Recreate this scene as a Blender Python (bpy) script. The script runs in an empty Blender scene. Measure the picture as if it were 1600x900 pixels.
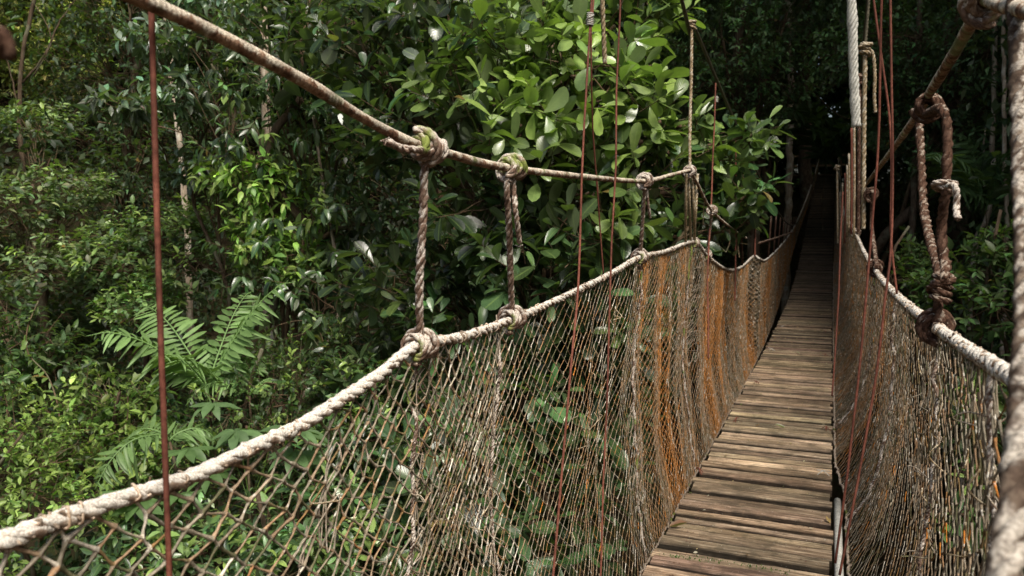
import bpy, math, numpy as np
rng = np.random.default_rng(7)
sc = bpy.context.scene
COL = sc.collection
PI = math.pi
# ------------------------------------------------------------------ camera model (metres; bridge axis = +Y, deck near z = 0)
F = 1200.0
PITCH = math.atan(97 / F)
YAW = math.atan(500 / math.hypot(97, F))
CAM = np.array([0.0, 0.0, 1.5])
cz, sz = math.cos(YAW), math.sin(YAW)
ax = PI / 2 - PITCH
Rx = np.array([[1, 0, 0], [0, math.cos(ax), -math.sin(ax)], [0, math.sin(ax), math.cos(ax)]])
Rz = np.array([[cz, -sz, 0], [sz, cz, 0], [0, 0, 1]])
RC = Rz @ Rx
def ray(px, py):
    return RC @ np.array([(px - 800) / F, -(py - 450) / F, -1.0])
def onX(px, py, X):
    d = ray(px, py); return CAM + d * (X / d[0])
def onY(px, py, Y):
    d = ray(px, py); return CAM + d * (Y / d[1])
def at(px, py, z):
    return CAM + ray(px, py) * z
def onXs(pts, X): return np.array([onX(a, b, X) for a, b in pts])
def onYs(pts, Y): return np.array([onY(a, b, Y) for a, b in pts])

# ------------------------------------------------------------------ mesh builder
class MB:
    def __init__(s): s.v = []; s.f = []; s.c = []; s.l = []; s.n = 0
    def add(s, v, faces, col=(1, 1, 1), luv=None):
        v = np.asarray(v, float).reshape(-1, 3)
        for f in (faces if isinstance(faces, (list, tuple)) else [faces]):
            f = np.asarray(f, int)
            if f.size: s.f.append(f + s.n)
        c = np.asarray(col, float)
        if c.ndim == 1: c = np.tile(c[:3], (len(v), 1))
        s.v.append(v); s.c.append(c)
        s.l.append(np.zeros((len(v), 3)) if luv is None else luv)
        s.n += len(v)
    def build(s, name, mat, parent=None, smooth=True):
        V = np.concatenate(s.v); C = np.concatenate(s.c); L = np.concatenate(s.l)
        loc = np.zeros(3)
        if parent is not None: loc = np.array(parent.location)
        else:
            mn, mx = V.min(0), V.max(0); loc = np.array([(mn[0] + mx[0]) / 2, (mn[1] + mx[1]) / 2, mn[2]])
        me = bpy.data.meshes.new(name)
        me.vertices.add(len(V)); me.vertices.foreach_set('co', (V - loc).astype(np.float32).ravel())
        tot = np.concatenate([np.full(len(f), f.shape[1], np.int32) for f in s.f])
        lv = np.concatenate([f.ravel() for f in s.f]).astype(np.int32)
        me.loops.add(len(lv)); me.loops.foreach_set('vertex_index', lv)
        me.polygons.add(len(tot))
        st = np.concatenate([[0], np.cumsum(tot)[:-1]]).astype(np.int32)
        me.polygons.foreach_set('loop_start', st); me.polygons.foreach_set('loop_total', tot)
        me.polygons.foreach_set('use_smooth', np.full(len(tot), smooth))
        a = me.attributes.new('Col', 'FLOAT_COLOR', 'POINT')
        a.data.foreach_set('color', np.concatenate([C, np.ones((len(C), 1))], 1).astype(np.float32).ravel())
        b = me.attributes.new('luv', 'FLOAT_VECTOR', 'POINT')
        b.data.foreach_set('vector', L.astype(np.float32).ravel())
        me.update(calc_edges=True); me.validate()
        me.materials.append(mat)
        o = bpy.data.objects.new(name, me); COL.objects.link(o)
        if parent is not None: o.parent = parent
        else: o.location = loc
        return o
def tag(o, label=None, cat=None, group=None, kind=None):
    if label: o['label'] = label
    if cat: o['category'] = cat
    if group: o['group'] = group
    if kind: o['kind'] = kind
    return o
def empty(name, loc, label, cat, group=None):
    o = bpy.data.objects.new(name, None); o.empty_display_size = .1; COL.objects.link(o)
    o.location = tuple(float(a) for a in loc)
    return tag(o, label, cat, group)

# ------------------------------------------------------------------ paths, tubes, ropes
def smooth(pts, step):
    P = np.asarray(pts, float)
    if len(P) == 2:
        n = max(2, int(np.linalg.norm(P[1] - P[0]) / step)); t = np.linspace(0, 1, n + 1)[:, None]
        return P[0] * (1 - t) + P[1] * t
    Q = np.vstack([2 * P[0] - P[1], P, 2 * P[-1] - P[-2]]); out = []
    for i in range(1, len(Q) - 2):
        p0, p1, p2, p3 = Q[i - 1:i + 3]
        n = max(1, int(np.linalg.norm(p2 - p1) / step)); t = np.linspace(0, 1, n, endpoint=False)[:, None]
        out.append(.5 * ((2 * p1) + (-p0 + p2) * t + (2 * p0 - 5 * p1 + 4 * p2 - p3) * t ** 2 + (-p0 + 3 * p1 - 3 * p2 + p3) * t ** 3))
    out.append(P[-1:])
    return np.concatenate(out)
def resamp(P, step):
    d = np.concatenate([[0], np.cumsum(np.linalg.norm(np.diff(P, axis=0), axis=1))])
    n = max(2, int(d[-1] / step) + 1); s = np.linspace(0, d[-1], n)
    return np.stack([np.interp(s, d, P[:, k]) for k in range(3)], 1), s
def frames(P):
    T = np.gradient(P, axis=0); T /= np.linalg.norm(T, axis=1)[:, None] + 1e-12
    N = np.zeros_like(T); a = np.array([0, 0, 1.0]) if abs(T[0][2]) < .8 else np.array([1.0, 0, 0])
    n = np.cross(T[0], a); n /= np.linalg.norm(n); N[0] = n
    for i in range(1, len(P)):
        n = n - T[i] * n.dot(T[i]); n /= np.linalg.norm(n) + 1e-12; N[i] = n
    return T, N, np.cross(T, N)
def tube(mb, P, r, k=6, col=(1, 1, 1), cap=True, jit=0):
    P = np.asarray(P, float); n = len(P); T, N, B = frames(P)
    r = np.broadcast_to(np.asarray(r, float), (n,))
    a = np.arange(k) * 2 * PI / k
    rr = r[:, None] * (1 + (rng.normal(0, jit, (n, k)) if jit else 0))
    V = P[:, None] + rr[..., None] * (np.cos(a)[None, :, None] * N[:, None] + np.sin(a)[None, :, None] * B[:, None])
    i = np.arange(n - 1)[:, None] * k; j = np.arange(k)[None]
    f = np.stack([i + j, i + (j + 1) % k, i + k + (j + 1) % k, i + k + j], -1).reshape(-1, 4)
    fs = [f]
    if cap:
        V = np.concatenate([V.reshape(-1, 3), P[:1], P[-1:]])
        c0 = n * k
        fs.append(np.stack([np.full(k, c0), (np.arange(k) + 1) % k, np.arange(k)], 1))
        fs.append(np.stack([np.full(k, c0 + 1), (n - 1) * k + np.arange(k), (n - 1) * k + (np.arange(k) + 1) % k], 1))
    c = np.asarray(col, float)
    if c.ndim == 2: c = np.repeat(c, k, 0); c = np.vstack([c, c[:1], c[-1:]]) if cap else c
    mb.add(V, fs, c)
def rope(mb, pts, r, pitch=None, strands=3, k=6, col=(1, 1, 1), fuzz=.06, is_path=False, rprof=None):
    """a laid rope: helical strands twisted about the path"""
    P = np.asarray(pts, float) if is_path else smooth(pts, r * .8)
    P, s = resamp(P, r * .55); pitch = pitch or r * 8.0
    T, N, B = frames(P)
    w = np.interp(s, np.linspace(0, s[-1], 30), 1 + rng.normal(0, .05, 30))
    if rprof is not None: w = w * np.interp(s / s[-1], *rprof)
    for q in range(strands):
        th = 2 * PI * (s / pitch + q / strands)
        off = r * (.43 if strands == 3 else .68) * w
        C = P + off[:, None] * (np.cos(th)[:, None] * N + np.sin(th)[:, None] * B)
        tube(mb, C, r * (.63 if strands == 3 else .36) * w * (1 + rng.normal(0, fuzz * .5, len(s))), k, col, jit=fuzz)
    if strands > 3: tube(mb, P, r * .5, 6, col)
def knot(mb, c, axis, rc, rr, turns=3, length=None, col=(1, 1, 1), seed=0, down=True):
    """rope wound on a cable with a hitch crossing back over the turns"""
    g = np.random.default_rng(seed); c = np.asarray(c, float); a = np.asarray(axis, float); a = a / np.linalg.norm(a)
    u = np.cross(a, [0, 0, 1.0]); u /= np.linalg.norm(u) + 1e-9; w = np.cross(u, a)
    length = length or turns * rr * 2.15
    n = int(turns * 14); t = np.linspace(0, 1, n); ph = -PI / 2 + t * turns * 2 * PI
    R = rc + rr * 1.0 + rr * .35 * np.interp(t, np.linspace(0, 1, 9), g.random(9))
    A = (t - .5) * length + g.normal(0, rr * .05, n)
    p1 = c + A[:, None] * a + R[:, None] * (np.cos(ph)[:, None] * u + np.sin(ph)[:, None] * w)
    n2 = int(20 * 1.4); t2 = np.linspace(0, 1, n2)[1:]; ph2 = ph[-1] + t2 * 1.05 * 2 * PI
    A2 = length * (.5 - t2 * .95); R2 = rc + rr * (1.3 + 1.15 * np.sin(np.minimum(t2 * 1.6, 1) * PI / 2))
    p2 = c + A2[:, None] * a + R2[:, None] * (np.cos(ph2)[:, None] * u + np.sin(ph2)[:, None] * w)
    p = np.concatenate([p1, p2])
    rope(mb, smooth(p, rr * .8), rr, col=col, is_path=True, fuzz=.08)
    return p[-1]

# ------------------------------------------------------------------ materials
def newmat(name):
    m = bpy.data.materials.new(name); m.use_nodes = True; nt = m.node_tree; nt.nodes.clear()
    return m, nt
def N_(nt, typ, ins=None, **kw):
    n = nt.nodes.new(typ)
    for k, v in kw.items(): setattr(n, k, v)
    for k, v in (ins or {}).items():
        if isinstance(v, bpy.types.NodeSocket): nt.links.new(v, n.inputs[k])
        else: n.inputs[k].default_value = v
    return n
def ramp(nt, fac, stops):
    r = nt.nodes.new('ShaderNodeValToRGB'); nt.links.new(fac, r.inputs[0]); e = r.color_ramp.elements
    while len(e) < len(stops): e.new(.5)
    for i, (p, c) in enumerate(stops):
        e[i].position = p; e[i].color = (*c, 1) if len(c) == 3 else c
    return r.outputs[0]
def mix(nt, fac, a, b, mode='MIX'):
    n = nt.nodes.new('ShaderNodeMix'); n.data_type = 'RGBA'; n.blend_type = mode
    for k, v in ((0, fac), (6, a), (7, b)):
        if isinstance(v, bpy.types.NodeSocket): nt.links.new(v, n.inputs[k])
        else: n.inputs[k].default_value = v if k == 0 else (*v, 1)
    return n.outputs[2]
def noise(nt, vec, scale, detail=5, rough=.6, dist=0):
    n = N_(nt, 'ShaderNodeTexNoise', {'Scale': scale, 'Detail': detail, 'Roughness': rough, 'Distortion': dist})
    if vec is not None: nt.links.new(vec, n.inputs['Vector'])
    return n.outputs['Fac']
def finish(nt, col, rough, bump=None, bstr=.5, bdist=.002, spec=.3, metal=0):
    b = N_(nt, 'ShaderNodeBsdfPrincipled', {'Base Color': col, 'Roughness': rough, 'Specular IOR Level': spec, 'Metallic': metal})
    if bump is not None:
        bp = N_(nt, 'ShaderNodeBump', {'Height': bump, 'Strength': bstr, 'Distance': bdist}); nt.links.new(bp.outputs[0], b.inputs['Normal'])
    o = N_(nt, 'ShaderNodeOutputMaterial'); nt.links.new(b.outputs[0], o.inputs[0])
def mat_rope(name, dark, mid, light, lichen, amount=.5, moss=None, scale=1.0):
    m, nt = newmat(name); tc = N_(nt, 'ShaderNodeTexCoord').outputs['Object']
    n1 = noise(nt, tc, 55 * scale, 6, .7); n2 = noise(nt, tc, 36 * scale, 4, .6, .5); n3 = noise(nt, tc, 420 * scale, 3, .7)
    c = ramp(nt, n1, [(.34, dark), (.48, mid), (.64, light)])
    geo = N_(nt, 'ShaderNodeNewGeometry'); sx = N_(nt, 'ShaderNodeSeparateXYZ', {0: geo.outputs['Normal']})
    up = N_(nt, 'ShaderNodeMath', {0: sx.outputs[2], 1: .16}, operation='MULTIPLY')
    l0 = N_(nt, 'ShaderNodeMath', {0: n2, 1: up.outputs[0]}, operation='ADD')
    l = ramp(nt, l0.outputs[0], [(.62 - .3 * amount, (0, 0, 0)), (.70 - .3 * amount, (1, 1, 1))])
    s = ramp(nt, n3, [(.35, (.25,) * 3), (.6, (1, 1, 1))])
    lm = N_(nt, 'ShaderNodeMath', {0: l, 1: s}, operation='MULTIPLY').outputs[0]
    c = mix(nt, lm, c, lichen)
    if moss:
        n4 = noise(nt, tc, 9 * scale, 4, .6); mm = ramp(nt, n4, [(.58, (0, 0, 0)), (.64, (1, 1, 1))]); c = mix(nt, mm, c, moss)
    at_ = N_(nt, 'ShaderNodeAttribute', attribute_name='Col')
    c = mix(nt, 1.0, c, at_.outputs['Color'], 'MULTIPLY')
    c = mix(nt, .5, c, ramp(nt, n3, [(.3, (.45,) * 3), (.6, (1.1,) * 3)]), 'MULTIPLY')
    h = N_(nt, 'ShaderNodeMath', {0: n1, 1: n3}, operation='ADD').outputs[0]
    finish(nt, c, .9, h, .7, .003, .15)
    return m
M = {}
M['rail'] = mat_rope('weathered_served_rope', (.05, .026, .015), (.19, .10, .06), (.38, .25, .165), (.68, .62, .50), .62, (.20, .21, .10), .6)
M['toprope'] = mat_rope('bleached_lichen_rope', (.07, .042, .028), (.25, .175, .125), (.50, .42, .33), (.80, .76, .68), .66, None, .62)
M['hanger'] = mat_rope('brown_hemp_rope', (.07, .042, .03), (.19, .12, .085), (.36, .27, .21), (.66, .60, .52), .48, (.20, .24, .06), .62)
M['darkrope'] = mat_rope('dark_brown_rope', (.025, .013, .008), (.075, .038, .024), (.14, .082, .056), (.40, .33, .26), .0, None)
M['greyrope'] = mat_rope('grey_mottled_rope', (.03, .02, .013), (.085, .058, .042), (.19, .145, .105), (.50, .45, .38), .12, None, .5)
M['tanrope'] = mat_rope('tan_rope', (.11, .075, .035), (.27, .195, .11), (.42, .335, .215), (.55, .5, .4), .3, None)
def mat_net():
    m, nt = newmat('knotted_net_cord'); tc = N_(nt, 'ShaderNodeTexCoord').outputs['Object']
    a = N_(nt, 'ShaderNodeAttribute', attribute_name='Col').outputs['Color']
    n1 = noise(nt, tc, 90, 4, .7); n2 = noise(nt, tc, 38, 5, .65)
    c = mix(nt, 1.0, a, ramp(nt, n1, [(.3, (.5, .47, .42)), (.65, (1.25, 1.2, 1.15))]), 'MULTIPLY')
    c = mix(nt, ramp(nt, n2, [(.60, (0, 0, 0)), (.68, (1, 1, 1))]), c, (.62, .58, .50))
    n4 = noise(nt, tc, 24, 4, .7)
    c = mix(nt, ramp(nt, n4, [(.66, (0, 0, 0)), (.72, (.8, .8, .8))]), c, (.05, .06, .03))
    finish(nt, c, .9, n1, .5, .001, .1); return m
M['net'] = mat_net()
def mat_rust(name, c0, c1):
    m, nt = newmat(name); tc = N_(nt, 'ShaderNodeTexCoord').outputs['Object']
    n1 = noise(nt, tc, 60, 5, .7); a = N_(nt, 'ShaderNodeAttribute', attribute_name='Col').outputs['Color']; finish(nt, mix(nt, 1.0, ramp(nt, n1, [(.35, c0), (.7, c1)]), a, 'MULTIPLY'), .75, n1, .4, .001, .25); return m
M['rust'] = mat_rust('rusty_red_brown_steel', (.10, .030, .018), (.24, .085, .055))
M['steel'] = mat_rust('galvanised_grey_steel', (.30, .30, .26), (.62, .60, .54))
M['cable'] = mat_rust('dull_dark_cable', (.05, .045, .03), (.13, .11, .07))
def mat_wood():
    m, nt = newmat('weathered_deck_planks'); tc = N_(nt, 'ShaderNodeAttribute', attribute_name='luv').outputs['Vector']
    mp = N_(nt, 'ShaderNodeMapping', {'Vector': tc, 'Scale': (3.5, 60, 60)}).outputs[0]
    g = noise(nt, mp, 1.0, 8, .7, .4)
    mp2 = N_(nt, 'ShaderNodeMapping', {'Vector': tc, 'Scale': (12, 220, 220)}).outputs[0]
    g2 = noise(nt, mp2, 1.0, 5, .7)
    c = ramp(nt, g, [(.32, (.045, .025, .013)), (.42, (.16, .108, .066)), (.52, (.33, .24, .155)), (.64, (.54, .43, .30))])
    c = mix(nt, .55, c, ramp(nt, g2, [(.38, (.18, .17, .15)), (.56, (1.3, 1.28, 1.24))]), 'MULTIPLY')
    n3 = noise(nt, tc, 4.5, 5, .65)
    c = mix(nt, ramp(nt, n3, [(.42, (0, 0, 0)), (.66, (.75,) * 3)]), c, (.10, .075, .05))
    n5 = noise(nt, N_(nt, 'ShaderNodeTexCoord').outputs['Object'], 1.7, 4, .6)
    c = mix(nt, ramp(nt, n5, [(.58, (0, 0, 0)), (.74, (.35,) * 3)]), c, (.11, .10, .045))
    n7 = noise(nt, N_(nt, 'ShaderNodeTexCoord').outputs['Object'], 7, 6, .7)
    c = mix(nt, ramp(nt, n7, [(.50, (0, 0, 0)), (.60, (.6,) * 3)]), c, (.075, .058, .034))
    n6 = noise(nt, tc, 130, 2, .5)
    c = mix(nt, ramp(nt, n6, [(.70, (0, 0, 0)), (.74, (1,) * 3)]), c, (.55, .52, .44))
    a = N_(nt, 'ShaderNodeAttribute', attribute_name='Col').outputs['Color']
    c = mix(nt, 1.0, c, a, 'MULTIPLY')
    h = N_(nt, 'ShaderNodeMath', {0: g, 1: g2}, operation='ADD').outputs[0]
    finish(nt, c, .8, h, .9, .004, .25); return m
M['wood'] = mat_wood()
def mat_leaf(name, rough=.38, transl=.28, spec=.45, vein=True):
    m, nt = newmat(name); tc = N_(nt, 'ShaderNodeTexCoord').outputs['Object']
    a = N_(nt, 'ShaderNodeAttribute', attribute_name='Col').outputs['Color']
    c = mix(nt, .5, a, ramp(nt, noise(nt, tc, 14, 4, .6), [(.3, (.55, .6, .5)), (.7, (1.3, 1.25, 1.2))]), 'MULTIPLY')
    bump = None
    if vein:
        l = N_(nt, 'ShaderNodeAttribute', attribute_name='luv'); s = N_(nt, 'ShaderNodeSeparateXYZ', {0: l.outputs['Vector']})
        ab = N_(nt, 'ShaderNodeMath', {0: s.outputs[0]}, operation='ABSOLUTE').outputs[0]
        c = mix(nt, ramp(nt, ab, [(0.0, (.6,) * 3), (.13, (0, 0, 0))]), c, mix(nt, .5, c, (.3, .42, .12)))
        v = N_(nt, 'ShaderNodeMath', {0: ab, 1: -2.2}, operation='MULTIPLY').outputs[0]
        v2 = N_(nt, 'ShaderNodeMath', {0: s.outputs[1], 1: 9.0, 2: v}, operation='MULTIPLY_ADD').outputs[0]
        fr = N_(nt, 'ShaderNodeMath', {0: v2}, operation='FRACT').outputs[0]
        bump = ramp(nt, fr, [(0, (1,) * 3), (.16, (0,) * 3), (.9, (0.2,) * 3)])
        c = mix(nt, ramp(nt, fr, [(0, (.22,) * 3), (.13, (0, 0, 0))]), c, mix(nt, .6, c, (.3, .4, .12)))
        # brown blotches and leaf scars
        nb = noise(nt, tc, 31, 3, .7); c = mix(nt, ramp(nt, nb, [(.70, (0, 0, 0)), (.76, (.8,) * 3)]), c, (.12, .07, .025))
    geo = N_(nt, 'ShaderNodeNewGeometry')
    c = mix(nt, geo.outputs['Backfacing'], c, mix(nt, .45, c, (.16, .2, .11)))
    p = N_(nt, 'ShaderNodeBsdfPrincipled', {'Base Color': c, 'Roughness': rough, 'Specular IOR Level': spec})
    if bump is not None:
        bp = N_(nt, 'ShaderNodeBump', {'Height': bump, 'Strength': .35, 'Distance': .003}, invert=True); nt.links.new(bp.outputs[0], p.inputs['Normal'])
    tcol = mix(nt, 1.0, c, (1.5, 1.9, .5), 'MULTIPLY')
    t = N_(nt, 'ShaderNodeBsdfTranslucent', {'Color': tcol})
    ms = N_(nt, 'ShaderNodeMixShader', {0: transl}); nt.links.new(p.outputs[0], ms.inputs[1]); nt.links.new(t.outputs[0], ms.inputs[2])
    o = N_(nt, 'ShaderNodeOutputMaterial'); nt.links.new(ms.outputs[0], o.inputs[0]); return m
M['leaf'] = mat_leaf('glossy_broad_leaf', .28, .24, .7)
M['leaf2'] = mat_leaf('thin_leaf', .45, .3, .4, False)
M['farleaf'] = mat_leaf('distant_leaf', .5, .22, .35, False)
def mat_bark(name, c0, c1, c2, pale):
    m, nt = newmat(name); tc = N_(nt, 'ShaderNodeTexCoord').outputs['Object']
    mp = N_(nt, 'ShaderNodeMapping', {'Vector': tc, 'Scale': (14, 14, 3)}).outputs[0]
    n = noise(nt, mp, 1.5, 7, .7); c = ramp(nt, n, [(.3, c0), (.5, c1), (.7, c2)])
    n2 = noise(nt, tc, 3, 5, .65); c = mix(nt, ramp(nt, n2, [(.52, (0, 0, 0)), (.62, (.8,) * 3)]), c, pale)
    finish(nt, c, .9, n, .8, .02, .2); return m
M['bark'] = mat_bark('brown_bark', (.03, .02, .013), (.09, .062, .04), (.16, .12, .08), (.15, .15, .10))
M['palebark'] = mat_bark('pale_lichened_bark', (.14, .10, .07), (.34, .27, .20), (.5, .44, .36), (.55, .52, .44))
M['twig'] = mat_bark('brown_twig', (.03, .02, .012), (.09, .058, .034), (.16, .11, .065), (.12, .12, .07))
def mat_ground():
    m, nt = newmat('leaf_littered_soil'); tc = N_(nt, 'ShaderNodeTexCoord').outputs['Object']
    n = noise(nt, tc, 2.5, 8, .7); c = ramp(nt, n, [(.3, (.012, .010, .006)), (.5, (.035, .026, .014)), (.65, (.03, .042, .014)), (.8, (.07, .05, .03))])
    finish(nt, c, .95, n, .9, .1, .1); return m
M['ground'] = mat_ground()

# ------------------------------------------------------------------ setting: terrain
def gz(x, y):
    x = np.asarray(x, float); y = np.asarray(y, float)
    d = np.maximum(0, np.abs(x + .4) - 3.0)
    z = -4.6 + .30 * d ** 1.12
    s = np.clip((y - 18) / 24, 0, 1); z = z + 8.0 * s * s * (3 - 2 * s)
    s = np.clip((-y - 1) / 8, 0, 1); z = z + 4.2 * s * s * (3 - 2 * s)
    z = z + .35 * np.sin(x * .7 + 1.3) * np.cos(y * .55) + .15 * np.sin(x * 2.1 + y * 1.7)
    far = np.hypot(x, y); z = np.minimum(z, 16 + .02 * far + 2 * np.sin(x * .05) * np.cos(y * .04))
    return z
g1 = np.concatenate([-np.geomspace(600, 45, 14), np.linspace(-42, 42, 113), np.geomspace(45, 600, 14)])
X_, Y_ = np.meshgrid(g1, g1 + 10, indexing='ij'); Z_ = gz(X_, Y_); n_ = len(g1)
gm = MB(); ii = np.arange(n_ - 1)[:, None] * n_ + np.arange(n_ - 1)[None]
gm.add(np.stack([X_, Y_, Z_], -1), np.stack([ii, ii + n_, ii + n_ + 1, ii + 1], -1).reshape(-1, 4))
tag(gm.build('forest_floor', M['ground']), 'dark leaf-littered forest ground falling away beneath the bridge', None, None, 'structure')

# ------------------------------------------------------------------ leaves
def leaf_template(st, w, fold=.18, curl=.18):
    """st: stations along 0..1, w: half widths; y along, x across, z up"""
    V = []; L = []; F3 = []; F4 = []
    V.append((0, 0, 0)); L.append((0, 0, 0)); prev = None
    for t, a in zip(st[1:-1], w[1:-1]):
        b = len(V); z = -curl * t * t
        V += [(-a, t, z + fold * a), (0, t, z), (a, t, z + fold * a)]; L += [(-1, t, 0), (0, t, 0), (1, t, 0)]
        if prev is None: F3 += [(0, b + 1, b), (0, b + 2, b + 1)]
        else: F4 += [(prev, prev + 1, b + 1, b), (prev + 1, prev + 2, b + 2, b + 1)]
        prev = b
    e = len(V); V.append((0, 1, -curl)); L.append((0, 1, 0)); F3 += [(prev, prev + 1, e), (prev + 1, prev + 2, e)]
    return np.array(V, float), F3, F4, np.array(L, float)
LT = {
 'obovate': leaf_template([0, .12, .35, .6, .82, .95, 1], [0, .055, .15, .225, .215, .13, 0], .22, .18),
 'ellip': leaf_template([0, .2, .45, .72, 1], [0, .13, .19, .14, 0], .3, .26),
 'small': leaf_template([0, .35, .7, 1], [0, .2, .2, 0], .3, .2),
 'diamond': leaf_template([0, .5, 1], [0, .24, 0], .35, .2),
 'leaflet': leaf_template([0, .25, .6, .85, 1], [0, .075, .078, .045, 0], .5, .32),
}
def unit(a): return a / (np.linalg.norm(a, axis=-1, keepdims=True) + 1e-9)
def put_leaves(mb, kind, pos, d, up, size, col, g):
    V, F3, F4, L = LT[kind]; n = len(pos)
    d = unit(d); x = unit(np.cross(d, up)); z = np.cross(x, d)
    s = np.asarray(size, float)[:, None, None]
    wv = 1 + g.normal(0, .17, (n, 1)); cv = 1 + g.normal(0, .8, (n, 1))
    W = pos[:, None] + s * (V[None, :, 0:1] * wv[..., None] * x[:, None] + V[None, :, 1:2] * d[:, None] + (V[None, :, 2:3] * cv[..., None]) * z[:, None])
    k = len(V); off = (np.arange(n) * k)[:, None, None]
    fs = [(np.array(F3)[None] + off).reshape(-1, 3)]
    if F4: fs.append((np.array(F4)[None] + off).reshape(-1, 4))
    mb.add(W.reshape(-1, 3), fs, np.repeat(col, k, 0), np.tile(L, (n, 1)))
def leafy_twigs(ml, mt, tip, d, L, nl, kind, size, col, g, young=None, droop=0.0, spread=.9, tr=.004, horiz=.0, twigs=True):
    """every twig carries a spiral of leaves towards its end"""
    n = len(tip); d = unit(d); base = tip - d * L[:, None]
    e1 = unit(np.cross(d, g.normal(0, 1, (n, 3)))); e2 = np.cross(d, e1)
    k = np.arange(nl); t = 1 - (1 - k / max(1, nl - 1)) * g.uniform(.5, .95, (n, 1))
    ph = k[None] * 2.4 + g.uniform(0, 6.28, (n, 1)) + g.normal(0, .25, (n, nl))
    rad = np.cos(ph)[..., None] * e1[:, None] + np.sin(ph)[..., None] * e2[:, None]
    P = base[:, None] + d[:, None] * (L[:, None] * t)[..., None]
    ld = rad * spread + d[:, None] * (.35 + .9 * t[..., None] ** 3) + g.normal(0, .18, (n, nl, 3))
    ld[..., 2] -= droop; ld = unit(ld); ld[..., 2] *= (1 - horiz)
    up = np.zeros_like(ld); up[..., 2] = 1; up = up + .55 * d[:, None] + g.normal(0, .45, ld.shape)
    sz = size * g.uniform(.45, 1.12, (n, nl)) * (1.02 - .25 * (t > .93))
    c = np.asarray(col, float)
    if c.ndim == 1: c = np.tile(c, (n, 1))
    cc = c[:, None] * np.exp(g.normal(0, .4, (n, nl, 1))) * np.exp(g.normal(0, .10, (n, nl, 3)))
    if young is not None:
        y = (young[:, None] * (.55 + .8 * t))[..., None] * g.uniform(.3, 1, (n, nl, 1)); y = np.clip(y, 0, 1)
        cc = cc * (1 - y) + y * np.array([.33, .46, .12]) * np.exp(g.normal(0, .2, (n, nl, 1)))
    old = g.random((n, nl, 1)) < .004; cc = np.where(old, np.array([.17, .12, .035]), cc)
    put_leaves(ml, kind, P.reshape(-1, 3), ld.reshape(-1, 3), up.reshape(-1, 3), sz.ravel(), cc.reshape(-1, 3), g)
    if mt is not None and twigs:
        # square twigs, vectorised
        r = tr; a = np.arange(3) * 2 * PI / 3
        ring = np.cos(a)[None, :, None] * e1[:, None] + np.sin(a)[None, :, None] * e2[:, None]
        b0 = base[:, None] + ring * r; b1 = tip[:, None] + ring * r * .45
        V = np.concatenate([b0, b1], 1).reshape(-1, 3); o = (np.arange(n) * 6)[:, None, None]
        f = np.array([[0, 1, 4, 3], [1, 2, 5, 4], [2, 0, 3, 5]])[None] + o
        mt.add(V, f.reshape(-1, 4))
    return base
def bend(p0, p1, sag, g, wob=.1, n=6):
    p0 = np.asarray(p0, float); p1 = np.asarray(p1, float); t = np.linspace(0, 1, n)[:, None]
    L = np.linalg.norm(p1 - p0); P = p0 * (1 - t) + p1 * t
    P[:, 2] += (sag * L * 4 * t * (1 - t))[:, 0]
    P[1:-1] += g.normal(0, wob * L / n, (n - 2, 3)); return smooth(P, L / (n * 3))
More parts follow.
